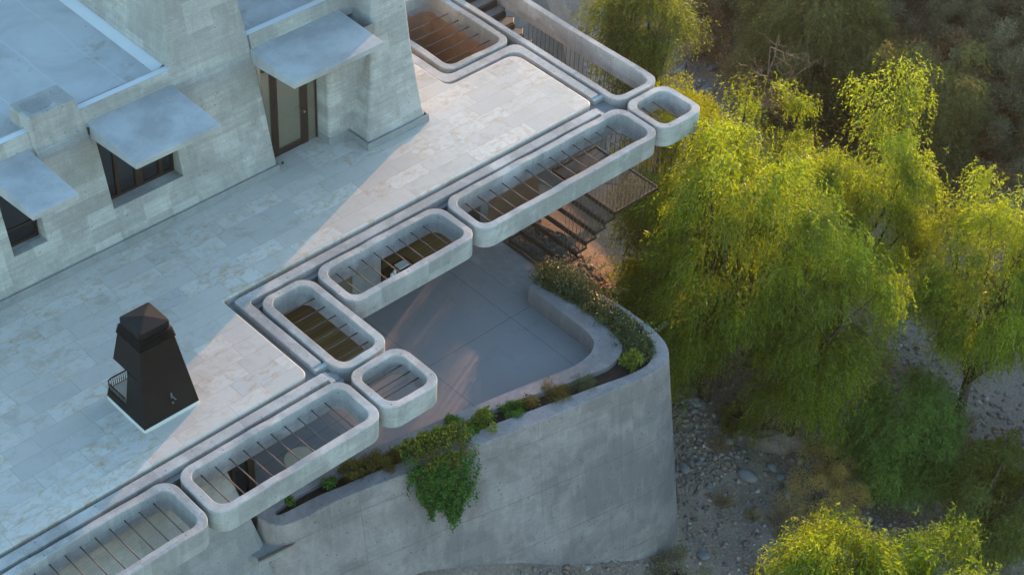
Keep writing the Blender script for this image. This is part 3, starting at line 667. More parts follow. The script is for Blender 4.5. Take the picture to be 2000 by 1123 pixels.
g = G(); g.loft([[(x, y, z) for x, y in rrect(10.34, 12.33, 3.92, 7.1, 0.3, n=8, step=9)] for z in (-3.4, -0.60)]); g.flat(rrect(10.34, 12.33, 3.92, 7.1, 0.3, n=8, step=9), -3.4)
o = g.build('light_well', M['tan'], house, rel=HB)
# north-east lower wing and its flared pier
ye = lambda z: 7.1 + 0.25 * z
g = G(); g.loft([[(12.6, ye(z), z), (xr - 0.9, ye(z), z), (xr, ye(z) + 0.35, z), (xr, 14, z)] for z, xr in ((1.2, 16.9), (-2, 17.75), (-3.5, 18.15), (-5, 18.4), (-9, 19.2))], closed=False)
g.build('lower_wall', M['lower'], house, rel=HB)
# folding glass door seen through the long frame
e = G().box(-1.78, -1.60, -2.86, -2.72, ZL, -0.56); w = e.build('folding_door', M['bronze'], house, rel=HB)
e = G().box(-2.75, -1.78, -2.80, -2.785, ZL, -0.56); e.build('pane', M['glass'], w)
e = G().box(-2.2, -2.12, -2.83, -2.75, ZL, -0.56); e.build('stile', M['bronze'], w)
slabc = G().box(-3.2, 12.4, -0.40, 3.1, -0.70, -0.56)

# ------------------------------------------------------------------ black chimney grill on the terrace
cx, cy = -3.235, -1.535
ch = thing('outdoor_fireplace', 'black steel outdoor fireplace shaped like a tapered chimney on the stone terrace', 'fireplace', (cx, cy, 0))
g = G(); g.loft([[(x, y, z) for x, y in rrect(cx - a, cx + a, cy - a, cy + a, 0.09, n=5, step=9)] for a, z in ((0.735, 0), (0.735, 0.075), (0.725, 0.085))], cap1=True)
g.build('plinth', M['plinth'], ch, rel=(cx, cy, 0), bevel=0)
HW = lambda z: 0.715 - (0.715 - 0.425) * (z - 0.08) / (2.02 - 0.08)
# shell: front (-y), right (+x) and back (+y) panels plus the left panel with its fire opening
g = G(); zs_ = [0.08, 0.42, 1.22, 2.02]
lp = []
for z in zs_:
    a = HW(z); lp.append([(x, y, z) for x, y in rrect(cx - a, cx + a, cy - a, cy + a, 0.05, n=3, step=9)])
# polygon walls built directly so the opening can be cut
def side(P, Q, z): return [(P[0], P[1], z), (Q[0], Q[1], z)]
def corners(z):
    a = HW(z); return [(cx - a, cy - a), (cx + a, cy - a), (cx + a, cy + a), (cx - a, cy + a)]
def panel(g, ia, ib, za, zb, ta=0.0, tb=1.0, tat=None, tbt=None):
    A, B = corners(za), corners(zb); pa, qa = np.array(A[ia]), np.array(A[ib]); pb, qb = np.array(B[ia]), np.array(B[ib])
    tat = ta if tat is None else tat; tbt = tb if tbt is None else tbt
    v = [(*(pa + (qa - pa) * ta), za), (*(pa + (qa - pa) * tb), za), (*(pb + (qb - pb) * tbt), zb), (*(pb + (qb - pb) * tat), zb)]
    g.add(v, [(0, 1, 2, 3)])
panel(g, 0, 1, 0.08, 2.02); panel(g, 1, 2, 0.08, 2.02)
panel(g, 2, 3, 1.22, 2.02); panel(g, 2, 3, 0.08, 0.30); panel(g, 2, 3, 0.30, 1.22, 0.0, 0.45)
panel(g, 3, 0, 1.22, 2.02); panel(g, 3, 0, 0.08, 0.30); panel(g, 3, 0, 0.30, 1.22, 0.52, 1.0)
shell = g.build('hood', M['black'], ch, rel=(cx, cy, 0))
m_ = shell.modifiers.new('thick', 'SOLIDIFY'); m_.thickness = 0.02; m_.offset = -1
fix_normals(shell)
b_ = shell.modifiers.new('bevel', 'BEVEL'); b_.width = 0.03; b_.segments = 3; b_.limit_method = 'ANGLE'; b_.angle_limit = math.radians(50)
g = G(); g.box(cx - 0.66, cx + 0.60, cy - 0.62, cy + 0.66, 0.27, 0.295); g.build('hearth', M['table'], ch, rel=(cx, cy, 0))
g = G(); a = 0.70
rail = [(cx - a + 0.0, cy - 0.02), (cx - a, cy + a - 0.12), (cx - a + 0.035, cy + a - 0.035), (cx - a + 0.12, cy + a), (cx + 0.05, cy + a)]
g.tube([(x, y, 0.52) for x, y in rail], 0.016, 6)
acc = 0; L = 0
for i in range(len(rail) - 1):
    A, B = np.array(rail[i]), np.array(rail[i + 1]); n = max(1, int(np.linalg.norm(B - A) / 0.052))
    for j in range(n):
        p = A + (B - A) * j / n; g.tube([(p[0], p[1], 0.28), (p[0], p[1], 0.52)], 0.0085, 4)
g.build('guard_rail', M['black'], ch, rel=(cx, cy, 0))
for i in range(5):
    a = 0.462 - 0.010 * i; z = 2.0 + i * 0.05; g = G()
    g.loft([[(x, y, zz) for x, y in rrect(cx - q, cx + q, cy - q, cy + q, 0.03, n=3, step=9)] for q, zz in ((a - 0.07, z + 0.012), (a, z - 0.004), (a, z + 0.008), (a - 0.07, z + 0.026))], cap0=True, cap1=True)
    g.build('louvre', M['black'], ch, rel=(cx, cy, 0))
g = G(); a = 0.385
g.loft([[(x, y, zz) for x, y in rrect(cx - q, cx + q, cy - q, cy + q, 0.055, n=5, step=9)] for q, zz in ((0.36, 2.20), (a, 2.28), (a, 2.405), (a - 0.012, 2.42))], cap0=True)
k = len(g.v); top = [(x, y, 2.42) for x, y in rrect(cx - a + 0.012, cx + a - 0.012, cy - a + 0.012, cy + a - 0.012, 0.05, n=5, step=9)]
g.add(top + [(cx, cy, 2.50)], [(i, (i + 1) % len(top), len(top)) for i in range(len(top))]); g.build('cap', M['black'], ch, rel=(cx, cy, 0))
g = G(); yy = cy - HW(0.5) - 0.0
g.box(cx + 0.05, cx + 0.09, yy - 0.012, yy + 0.03, 0.52, 0.66); g.tube([(cx + 0.07, yy - 0.01, 0.60), (cx + 0.07, yy - 0.07, 0.59), (cx + 0.12, yy - 0.08, 0.50)], 0.014, 8); g.build('damper_handle', M['steelgrey'], ch, rel=(cx, cy, 0))
G().tube([(cx + 0.07, yy - 0.04, 0.40), (cx + 0.07, yy + 0.02, 0.40)], 0.026, 8).build('lock', M['steelgrey'], ch, rel=(cx, cy, 0))

# ------------------------------------------------------------------ steel stairs hung from the frames
st = thing('steel_staircase', 'brown steel staircase with see-through mesh treads hung on thin rods under the longest frame', 'staircase', (11, -0.8, -3.3))
SR = (11, -0.8, -3.3)
zl = -2.12
g = G(); g.box(11.28, 12.96, -1.75, 0.64, zl - 0.008, zl); g.build('landing', M['mesh'], st, rel=SR)
g = G()
for a, b, c, d in ((11.28, 12.98, -1.78, -1.74), (11.28, 12.98, 0.62, 0.68), (11.26, 11.30, -1.78, 0.66), (12.94, 12.98, -1.78, 0.66)): g.box(a, b, c, d, zl - 0.07, zl + 0.012)
g.box(11.2, 12.96, 0.10, 0.17, zl - 0.14, zl - 0.012); g.tube([(11.4, -1.7, zl - 0.05), (12.9, 0.1, zl - 0.05)], 0.02, 4); g.tube([(12.9, -1.7, zl - 0.05), (11.6, -0.2, zl - 0.05)], 0.02, 4)
g.build('landing_frame', M['steel'], st, rel=SR)
nt_ = 6; rise = (ZL - zl) / (nt_ + 1)
for i in range(nt_):
    z = zl + rise * (i + 1); x1 = 11.30 - 0.345 * i; x0 = x1 - 0.37
    g = G(); g.box(x0, x1, -1.75, 0.10, z - 0.006, z); o = g.build('tread', M['mesh'], st, rel=SR)
    g = G(); g.box(x0 - 0.015, x0 + 0.025, -1.77, 0.12, z - 0.075, z + 0.010); g.box(x0, x1, -1.78, -1.75, z - 0.05, z + 0.008); g.box(x0, x1, 0.10, 0.13, z - 0.05, z + 0.008)
    g.box(x1 - 0.006, x1 + 0.0, -1.75, 0.10, z - 0.0, z - rise - 0.02)
    g.build('frame', M['steel'], o)
g = G(); g.box(9.12, 9.20, -1.62, 0.2, ZL - 0.16, ZL + 0.02); g.build('bottom_beam', M['steel'], st, rel=SR)
hr = G().tube([(0, 0, 0), (0, 0, 1)], 0.009, 5); hm = mesh('hanging_rod', hr.v, hr.f, True); hm.materials.append(M['rod'])
def hrod(x, y, z0, z1, par, prel):
    o = bpy.data.objects.new('hanging_rod', hm); COL.objects.link(o); o.parent = par; o.location = (x - prel[0], y - prel[1], z0 - prel[2]); o.scale = (1, 1, z1 - z0)
x = 9.35
while x < 12.9:
    zb = zl if x > 11.3 else zl + rise * (int((11.30 - x) / 0.345) + 1)
    hrod(x, -1.76, zb, -0.60 if x < 12.45 else -0.60, st, SR); x += 0.152
for y_ in np.arange(-1.6, 0.6, 0.17): hrod(12.95, y_, zl, -0.6, st, SR)
for x in np.arange(11.3, 12.9, 0.16): hrod(x, 0.64, zl, -0.6, st, SR)
# upper flight seen through the long north-east frame
s2 = thing('upper_stairs', 'brown steel stair flight of faceted box treads seen inside the long frame at top', 'staircase', (13.6, 5, -1.2)); R2 = (13.6, 5, -1.2)
for i in range(6):
    yb = 6.75 - 0.39 * i; z = -0.22 - 0.19 * i; poly = [(12.9, yb - 0.36), (14.0, yb - 0.36), (14.2, yb - 0.17), (14.06, yb), (12.9, yb)]
    o = G().prism(poly, z - 0.03, z).build('tread', M['treadtop'], s2, rel=R2)
    g = G()
    for a, b in zip(poly, poly[1:] + poly[:1]): g.tube([(a[0], a[1], z - 0.012), (b[0], b[1], z - 0.012)], 0.02, 4)
    g.prism([(12.9, yb - 0.43), (14.02, yb - 0.43), (14.02, yb - 0.34), (12.9, yb - 0.34)], z - 0.22, z - 0.015); g.build('tread_frame', M['steel'], o)
for i in range(27): hrod(14.2, 4.75 - 0.172 * i, -2.4, -0.6, s2, R2)
g = G().box(12.86, 14.12, 6.80, 9.3, -0.26, -0.20); g.build('top_landing', M['treadtop'], s2, rel=R2)
for yy_ in (6.79, 7.6, 8.4): G().box(12.86, 14.14, yy_, yy_ + 0.05, -0.30, -0.185).build('cross_bar', M['steel'], s2, rel=R2)
g = G(); g.box(12.7, 14.25, 0.62, 4.1, -2.42, -2.40); g.build('landing', M['mesh'], s2, rel=R2)
for x in (13.2, 13.7, 14.1): hrod(x, -1.3, -2.4, -0.6, s2, R2)

# ------------------------------------------------------------------ things on the lower terrace
t = thing('round_table', 'round beige table on the grey lower terrace, seen through the ten-rod frame', 'table', (-0.42, -3.08, ZL))
g = G(); g.loft([[(0.42 * q * math.cos(a), 0.42 * q * math.sin(a), z) for a in np.linspace(0, 2 * math.pi, 40, endpoint=False)] for q, z in ((0.96, 0.68), (1, 0.69), (1, 0.71), (0.98, 0.72))], cap0=True, cap1=True); g.build('tabletop', M['table'], t)
g = G().tube([(0, 0, 0.02), (0, 0, 0.69)], 0.035, 10).tube([(0, 0, 0), (0, 0, 0.025)], [0.22, 0.2], 20); g.build('pedestal', M['steel'], t)
t = thing('low_table', 'dark low table on the shaded decking under the eight-rod frame', 'table', (5.6, 0.95, ZL + 0.03))
g = G().box(-0.1, 0.8, -0.3, 0.2, 0.34, 0.38); g.build('tabletop', M['steel'], t)
for a, b in ((-0.06, -0.26), (0.76, -0.26), (-0.06, 0.16), (0.76, 0.16)): G().box(a - 0.02, a + 0.02, b - 0.02, b + 0.02, 0, 0.34).build('leg', M['steel'], t)
g = G().box(5.92, 6.28, 0.82, 1.06, ZL + 0.412, ZL + 0.44); o = g.build('tray', M['whitething'], bevel=0.01); tag(o, 'pale rectangular tray on the dark low table', 'tray')
for i, (a, b) in enumerate(((5.58, 0.74), (5.72, 0.80))):
    g = G().tube([(a, b, ZL + 0.412), (a, b, ZL + 0.50), (a, b, ZL + 0.56)], [0.045, 0.05, 0.012], 10); o = g.build('cone_lamp', M['whitething'], smooth=True); tag(o, ('small pale cone farther from the tray on the dark table', 'small pale cone nearest the tray on the dark table')[i], 'lamp', 'small cones on the low table')

# ------------------------------------------------------------------ ground
def hnoise(X, Y, s, seed):
    r = np.random.default_rng(seed); tot = np.zeros_like(X)
    for k in range(7):
        a = r.uniform(0, math.pi * 2); f = s * r.uniform(0.6, 1.9); ph = r.uniform(0, 6.28, 2)
        tot += np.sin((X * math.cos(a) + Y * math.sin(a)) * f + ph[0]) * np.cos((Y * math.cos(a * 1.7) - X * math.sin(a)) * f * 0.8 + ph[1])
    return tot / 7
ANC = np.array([(-16, -6, -9.0), (-10, -6, -9.2), (-5, -6.5, -8.5), (-2, -6.3, -6.6), (1.2, -5.7, -6.1), (3.6, -6.4, -7.0), (5.3, -6.9, -7.85), (6.8, -7.2, -8.5), (8.05, -7.5, -8.95), (9.6, -7, -9.45), (3, -8.5, -8.2), (7, -9.5, -9.7), (10.6, -4.5, -8.9), (10.4, -2.5, -7.8), (10.5, -0.8, -6.3), (11, 1.2, -5.5), (12.5, 2.2, -5.7), (9.0, 2.0, -5.0), (13.5, 1.0, -6.8), (15, 3, -7.6), (13, 8, -6.5), (18, 10, -8),
    (10, -10, -10.3), (12, -14, -11), (5, -12, -10.8), (-5, -12, -10.5), (-12, -14, -11), (12.6, -6, -9.7), (13.2, -3.8, -9.0), (14.5, -0.5, -8.2), (16.5, -7, -11), (16.8, -3.5, -10.1), (19, -10.5, -11.2), (22, -15, -11.2), (23.5, -8, -10.8), (20, -2, -10.4), (24, 3, -10.5), (20, 3, -9.6), (27, 8, -10.2), (24, 9, -10), (30, 13, -10), (36, 20, -9.5), (25, 14, -9),
    (27, -4, -9.6), (29, 1, -9.2), (31, -3, -7.6), (33, 3, -7), (36, 9, -6.5), (38, -2, -4.9), (41, 8, -3.5), (45, 3, -3.7), (50, -2, -3.4), (50, 14, -0.2), (58, 5, -2.6), (28, -12, -9.5), (33, -12, -6.2), (38, -14, -4.5), (46, -20, -3), (35, -24, -4), (28, -24, -9), (44, 24, -3), (60, -30, 1), (60, 30, 1), (20, -26, -11), (0, -28, -11.5), (-16, -28, -12), (10, 30, -7), (-16, 30, -7), (30, 32, -9)], float)
def height_setup():
    P = ANC[:, :2]; d = np.linalg.norm(P[:, None] - P[None], axis=2); phi = d  # biharmonic-ish linear kernel
    A = np.block([[phi + np.eye(len(P)) * 0.02, np.ones((len(P), 1)), P], [np.ones((1, len(P))), np.zeros((1, 3))], [P.T, np.zeros((2, 3))]])
    return np.linalg.solve(A, np.concatenate([ANC[:, 2], np.zeros(3)]))
HW_ = height_setup()
def ground(X, Y):
    X = np.asarray(X, float); Y = np.asarray(Y, float); sh = X.shape; x, y = X.ravel(), Y.ravel(); out = np.full(x.shape, HW_[-3]) + HW_[-2] * x + HW_[-1] * y
    for (ax, ay, _), w in zip(ANC, HW_[:-3]): out += w * np.hypot(x - ax, y - ay)
    out += 0.35 * hnoise(x, y, 0.5, 3) + 0.14 * hnoise(x, y, 1.6, 4) + 0.05 * hnoise(x, y, 5, 5)
    return out.reshape(sh)
gh = lambda x, y: float(ground([x], [y])[0])
ax_ = np.concatenate([np.arange(-40, -6, 2.0), np.arange(-6, 34, 0.2), np.arange(34, 60, 0.6), np.arange(60, 160, 8.0)])
ay_ = np.concatenate([np.arange(-120, -30, 8.0), np.arange(-30, -18, 1.0), np.arange(-18, 16, 0.2), np.arange(16, 32, 1.0), np.arange(32, 140, 8.0)])
X, Y = np.meshgrid(ax_, ay_, indexing='ij'); Xc = np.clip(X, -18, 62); Yc = np.clip(Y, -32, 34); Z = ground(Xc, Yc)
nx, ny = X.shape
me = bpy.data.meshes.new('ground'); V = np.stack([X, Y, Z], -1).reshape(-1, 3)
ii, jj = np.meshgrid(np.arange(nx - 1), np.arange(ny - 1), indexing='ij'); a = (ii * ny + jj).ravel(); F = np.stack([a, a + ny, a + ny + 1, a + 1], 1)
def fast_mesh(me, V, F, tint=None):
    n, k = len(F), F.shape[1]
    me.vertices.add(len(V)); me.vertices.foreach_set('co', V.astype(np.float32).ravel())
    me.loops.add(n * k); me.loops.foreach_set('vertex_index', F.astype(np.int32).ravel())
    me.polygons.add(n); me.polygons.foreach_set('loop_start', np.arange(0, n * k, k, dtype=np.int32)); me.polygons.foreach_set('loop_total', np.full(n, k, np.int32))
    if tint is not None:
        at = me.attributes.new('tint', 'FLOAT', 'POINT'); at.data.foreach_set('value', tint.astype(np.float32))
    me.update(calc_edges=True)
fast_mesh(me, V, F); me.shade_smooth(); obj('ground', me, M['ground'], kind='structure')

# ------------------------------------------------------------------ vegetation generators
def unit(v): return v / np.maximum(np.linalg.norm(v, axis=1), 1e-6)[:, None]
def leaf_mesh(name, p, d, L, W, tint, mat):
    n = len(p); d = unit(d); s = unit(np.cross(d, rng.normal(size=(n, 3)))) * (W / 2)[:, None]
    tip = p + d * L[:, None]; mid = p + d * (L * 0.45)[:, None]
    V = np.stack([p, mid + s, tip, mid - s], 1).reshape(-1, 3); F = np.arange(4 * n).reshape(n, 4)
    me = bpy.data.meshes.new(name); fast_mesh(me, V, F, np.repeat(np.clip(tint, 0, 1), 4)); me.materials.append(mat); return me
def clump_centres(H, R, n, z0=0.30, flat=1.0, seed=0):
    r = np.random.default_rng(seed); out = []
    while len(out) < n:
        u = r.normal(size=3); u /= np.linalg.norm(u); rad = r.uniform(0.35, 1.0) ** 0.5
        lob = 1 + 0.20 * math.sin(3 * math.atan2(u[1], u[0]) + seed) + 0.16 * math.sin(6 * u[2] + seed * 2 + 2 * u[0])
        c = np.array([u[0] * R * rad * lob, u[1] * R * rad * lob, H * (0.5 + z0) / 1.0 * 0 + H * (z0 + (1 - z0) * 0.5) + u[2] * rad * H * (1 - z0) * 0.5 * flat * lob])
        if c[2] < H * z0: continue
        out.append(c)
    return np.array(out)
def weeping_crown(H, R, ncl, nst, seed, mat, z0=0.28, cs=0.28, droop=0.80, leafL=0.125, leafW=0.031, dens=0.060):
    r = np.random.default_rng(seed); C = clump_centres(H - 0.3, R - 0.25, ncl, z0, seed=seed)
    csz = np.repeat(r.uniform(0.55, 1.25, ncl), nst)[:, None]
    st = np.repeat(C, nst, 0) + r.normal(size=(ncl * nst, 3)) * [cs, cs, cs * 0.5] * csz
    ct = np.repeat(r.uniform(0, 1, ncl), nst)
    outw = st[:, :2] / np.maximum(np.linalg.norm(st[:, :2], axis=1), 0.2)[:, None]
    Ls = r.uniform(0.3, 1.1, len(st)) * droop * (0.5 + 0.6 * csz[:, 0]); k = max(4, int(0.8 * droop / dens))
    tt = (np.arange(k) + 0.5) / k
    cx_ = outw[:, 0] + r.normal(size=len(st)) * 0.6; cy_ = outw[:, 1] + r.normal(size=len(st)) * 0.6
    T = np.tile(tt, (len(st), 1)) + r.uniform(-0.03, 0.03, (len(st), k))
    px = st[:, 0, None] + cx_[:, None] * 0.30 * np.sin(T * 1.5) * Ls[:, None] ** 0.6
    py = st[:, 1, None] + cy_[:, None] * 0.30 * np.sin(T * 1.5) * Ls[:, None] ** 0.6
    pz = st[:, 2, None] + 0.14 * np.sin(np.clip(T * 4, 0, math.pi)) - Ls[:, None] * T ** 1.35
    p = np.stack([px, py, pz], -1).reshape(-1, 3); n = len(p)
    dirs = np.stack([np.repeat(cx_, k) * 0.35, np.repeat(cy_, k) * 0.35, -0.9 * np.clip(T.ravel() * 1.5, 0.15, 1)], 1) + r.normal(size=(n, 3)) * 0.42
    keep = p[:, 2] > 0.25
    tint = 0.15 + 0.45 * np.repeat(ct, k) + np.repeat(r.normal(size=len(st)) * 0.22, k) + r.normal(size=n) * 0.12 + 0.1 * T.ravel()
    p, dirs, tint = p[keep], dirs[keep], tint[keep]; n = len(p)
    return leaf_mesh('crown', p, dirs, r.uniform(0.7, 1.25, n) * leafL, r.uniform(0.7, 1.3, n) * leafW, tint, mat), C
def bushy_crown(H, R, ncl, nlf, seed, mat, z0=0.05, cs=0.24, leafL=0.06, leafW=0.03, up=0.3, flat=1.0):
    r = np.random.default_rng(seed); C = clump_centres(H, R, ncl, z0, flat, seed)
    d = r.normal(size=(ncl * nlf, 3)); d = unit(d) * (r.uniform(0.2, 1, len(d)) ** 0.6)[:, None]
    p = np.repeat(C, nlf, 0) + d * cs; n = len(p); tint = 0.2 + 0.5 * np.repeat(r.uniform(0, 1, ncl), nlf) + r.normal(size=n) * 0.18
    dirs = d + r.normal(size=(n, 3)) * 0.6 + [0, 0, up]; keep = p[:, 2] > 0.0; p, dirs, tint = p[keep], dirs[keep], tint[keep]; n = len(p)
    return leaf_mesh('crown', p, dirs, r.uniform(0.6, 1.3, n) * leafL, r.uniform(0.7, 1.3, n) * leafW, tint, mat), C
def trunk_mesh(C, H, seed, r0=0.16, nb=16, lean=0.3, name='trunk'):
    r = np.random.default_rng(seed + 99); g = G(); fork = np.array([r.normal() * lean * 0.4, r.normal() * lean * 0.4, H * 0.28])
    g.tube([(0, 0, -0.5), (fork[0] * 0.4, fork[1] * 0.4, H * 0.12), tuple(fork)], [r0 * 1.25, r0, r0 * 0.85], 8)
    sel = C[r.permutation(len(C))[:nb]]
    for c in sel:
        m1 = fork + (c - fork) * 0.35 + r.normal(size=3) * 0.12 + [0, 0, 0.15]; m2 = fork + (c - fork) * 0.7 + r.normal(size=3) * 0.12 + [0, 0, 0.12]
        q = r0 * r.uniform(0.34, 0.62); g.tube([tuple(fork), tuple(m1), tuple(m2), tuple(c)], [q, q * 0.75, q * 0.5, 0.012], 5)
    return mesh(name, g.v, g.f, True)
def plant(name, label, cat, x, y, crown, trunk=None, z=None, rz=0.0, sc=1.0, group=None, tname='trunk', zs=1.0):
    z = gh(x, y) if z is None else z
    t = thing(name, label, cat, (x, y, z), group, rz); t.scale = (sc, sc, sc * zs)
    o = bpy.data.objects.new('crown', crown); COL.objects.link(o); o.parent = t
    if trunk is not None: o = bpy.data.objects.new(tname, trunk); COL.objects.link(o); o.parent = t
    return t
def tree_kind(H, R, ncl, nst, seed, mat, bark='bark', **kw):
    cm, C = weeping_crown(H, R, ncl, nst, seed, mat, **kw); tm = trunk_mesh(C, H, seed); tm.materials.append(M[bark]); return cm, tm

# pepper trees, each with a crown of its own
def pepper(x, y, ztop, R, ncl, seed, label, mat='pepper', nst=84, **kw):
    z = gh(x, y); H = ztop - z; kw.setdefault('z0', 0.10); ncl = int(ncl * 1.25)
    cm, tm = tree_kind(H, R, ncl, nst, seed, M[mat], **kw)
    return plant('pepper_tree', label, 'tree', x, y, cm, tm, z=z, group='weeping pepper trees below the terrace')
pepper(13.85, -3.75, 0.15, 2.45, 84, 11, 'broad bright weeping tree right beside the curved retaining wall corner')
pepper(15.2, -5.95, -1.3, 1.95, 62, 12, 'weeping tree whose hanging branches end above the pale stream stones')
pepper(19.2, -4.5, -0.4, 2.35, 84, 13, 'tall sunlit weeping tree in the middle of the group right of the terrace')
pepper(19.7, -0.2, -2.9, 1.75, 50, 14, 'smaller leafy tree behind the bare dark pole-like trunk', nst=54)
pepper(14.4, -1.5, -1.9, 1.7, 54, 15, 'leafy tree close beside the hanging stair landing')
pepper(12.0, -2.9, -3.9, 1.5, 46, 26, 'shaded tree between the mesh stairs and the planted wall corner')
pepper(17.0, -2.2, -2.6, 1.8, 54, 27, 'tree filling the gap behind the broad tree and left of the tallest one')
pepper(18.2, 4.0, 0.5, 1.45, 50, 16, 'green tree at the top edge beyond the long frame without cross rods', 'pepper_green', nst=60, z0=0.52)
pepper(19.6, -8.9, -1.5, 2.4, 84, 17, 'bright weeping tree cut off by the right edge of the picture', z0=0.42)
pepper(16.6, -8.9, -6.1, 1.75, 56, 18, 'shaded mid green tree with rounded crown among the stream stones', 'fresh', droop=0.6)
pepper(8.1, -12.75, -2.6, 1.65, 52, 19, 'bright yellow green treetop at the bottom edge, left of its twin', z0=0.45)
pepper(9.8, -14.4, -3.0, 1.4, 42, 20, 'bright yellow green treetop at the bottom edge, right of its twin', z0=0.45)
pepper(27.4, -1.2, -3.8, 1.9, 50, 21, 'green weeping tree standing alone on the dark brown hillside', 'pepper_dull')
pepper(27.7, 4.2, -3.8, 2.6, 66, 22, 'large shaded weeping tree hanging down at the top edge above the scrub', 'pepper_dull', droop=1.3)
pepper(17.0, -11.9, -7.3, 1.8, 48, 23, 'dark green tree in the shaded lower right corner', 'pepper_green', droop=0.6)
pepper(33.5, -3.8, -2.0, 1.6, 34, 24, 'dull green tree in the upper right corner of the hillside', 'pepper_green')
# feathery acacia under the small outer frame
cm, C = bushy_crown(7.1, 1.5, 100, 420, 31, M['acacia'], z0=0.48, cs=0.36, leafL=0.085, leafW=0.024, up=0.6); tm = trunk_mesh(C, 7.1, 31, 0.10); tm.materials.append(M['bark'])
plant('acacia_tree', 'yellow green feathery tree showing under the small outermost frame', 'tree', 16.15, 0.6, cm, tm)
# bare dead trees
def dead_tree(H, seed, lean):
    r = np.random.default_rng(seed); g = G(); N = 7; tr = [np.array([lean * (i / N) ** 2 + r.normal() * 0.02, r.normal() * 0.03, H * i / N - (0.4 if i == 0 else 0)]) for i in range(N + 1)]
    g.tube([tuple(p) for p in tr], [0.075 * (1 - i / N) + 0.012 for i in range(N + 1)], 6)
    def branch(p, d, L, rad, lev):
        d = d / np.linalg.norm(d); pts = [p]; q = p.copy()
        for k in range(4): d = d + r.normal(size=3) * 0.16 + [0, 0, 0.05]; d /= np.linalg.norm(d); q = q + d * L / 4; pts.append(q.copy())
        g.tube([tuple(a) for a in pts], [rad, rad * 0.8, rad * 0.6, rad * 0.4, rad * 0.2], 4)
        if lev > 0:
            for k in range(5): i = r.integers(1, 5); branch(pts[i], d + r.normal(size=3) * 0.7, L * r.uniform(0.35, 0.6), rad * 0.55, lev - 1)
    for k in range(15):
        i = r.integers(3, N + 1); f = r.uniform(0, 1) if i < N else 0; a = r.uniform(0, 6.28)
        branch(tr[i], np.array([math.cos(a), math.sin(a), 0.55]), H * 0.17 * r.uniform(0.6, 1.2), 0.022, 2)
    return mesh('trunk', g.v, g.f, True)
for (x, y, H, sd, ln, nm, lb) in ((21.3, 1.3, 7.4, 41, 0.1, 'bare', 'bare dead tree with a thin dark trunk and twiggy top near the frames'), (18.1, -6.2, 4.0, 42, 0.6, 'bare', 'pale leafless sapling with spreading branches above the stream stones')):
    me = dead_tree(H, sd, ln); t = thing('bare_tree', lb, 'tree', (x, y, gh(x, y)), 'leafless trees')
    obj('trunk', me, M['deadwood'], t)

# hillside scrub: several kinds, copied over the slope
kinds = []
for i, (H, R, mt, ncl, nl) in enumerate(((1.7, 1.3, 'scrub', 46, 300), (1.3, 1.1, 'scrub_brown', 38, 260), (2.1, 1.4, 'scrub', 52, 300), (1.1, 0.9, 'scrub_brown', 22, 300))):
    cm, C = bushy_crown(H, R, ncl, nl, 50 + i, M[mt], cs=0.30, leafL=0.085, leafW=0.035, up=0.5); tm = trunk_mesh(C, H, 50 + i, 0.05, 12); tm.materials.append(M['bark']); kinds.append((cm, tm))
SCR = []
r = np.random.default_rng(5)
tries = 0
while len(SCR) < 240 and tries < 6000:
    tries += 1; x = r.uniform(23.0, 44); y = r.uniform(-18, 20)
    z = gh(x, y)
    if x < (26.3 + 0.36 * (y - 5) if y > 3 else 25.8): continue          # keep the stream bed free
    if -6.5 < y < -3.0 and 26 < x < 30.5: continue
    if any(math.hypot(x - a, y - b) < 0.95 for a, b in SCR): continue
    SCR.append((x, y))
for i, (x, y) in enumerate(SCR):
    k = [0, 1, 2, 3, 0, 2, 1][i % 7]; s = r.uniform(0.75, 1.35); brown = k in (1, 3)
    plant('scrub_bush', 'brown dry scrub bush among many on the shaded hillside' if brown else 'dull grey green scrub bush among many on the shaded hillside', 'bush', x, y, kinds[k][0], kinds[k][1], rz=r.uniform(0, 6.28), sc=s, group='brown scrub bushes on the hillside' if brown else 'grey green scrub bushes on the hillside', tname='stem')
def small(name, label, x, y, H, R, mt, seed, ncl=30, nl=220, z=None, cs=0.2, leafL=0.06, leafW=0.028, up=0.4, group=None, stem=True):
    cm, C = bushy_crown(H, R, ncl, nl, seed, M[mt], cs=cs, leafL=leafL, leafW=leafW, up=up); tm = None
    if stem: tm = trunk_mesh(C, H, seed, 0.03, 14); tm.materials.append(M['bark'])
    return plant(name, label, 'bush' if name.endswith('bush') else 'plant', x, y, cm, tm, z=z, tname='stem', group=group)
small('dry_bush', 'large yellow ochre dry bush on the gravel above the bright treetops', 13.9, -8.3, 2.0, 1.15, 'dry', 61, 44, 300, cs=0.24, leafL=0.06, leafW=0.018, up=0.9)
small('dry_bush', 'smaller ochre dry bush standing behind the big ochre bush', 15.4, -7.4, 1.5, 0.85, 'dry', 62, 30, 220, cs=0.3, leafL=0.055, leafW=0.016, up=0.9)
small('rust_bush', 'small rust red bush at the foot of the hillside scrub', 28.6, -0.8, 1.3, 0.8, 'rust', 63, 24, 240)
small('rust_bush', 'orange red bush further right on the hillside beside grey scrub', 29.2, -2.2, 1.0, 0.55, 'rust', 64, 18, 200)
small('green_bush', 'low green bush among stones at the right of the shaded tree', 19.9, -10.8, 1.3, 1.2, 'pepper_green', 65, 34, 260, leafL=0.09, leafW=0.035)
small('green_bush', 'little green bush at the foot of the tree by the wall corner', 14.0, -4.9, 0.9, 0.55, 'pepper_green', 66, 18, 180)
small('green_bush', 'little green sapling between the ochre bush and the stream', 17.1, -7.5, 1.0, 0.4, 'pepper_green', 67, 12, 120)
small('grey_bush', 'pale grey green weeds at the foot of the retaining wall', 8.0, -7.9, 0.5, 0.8, 'scrub', 68, 26, 160)

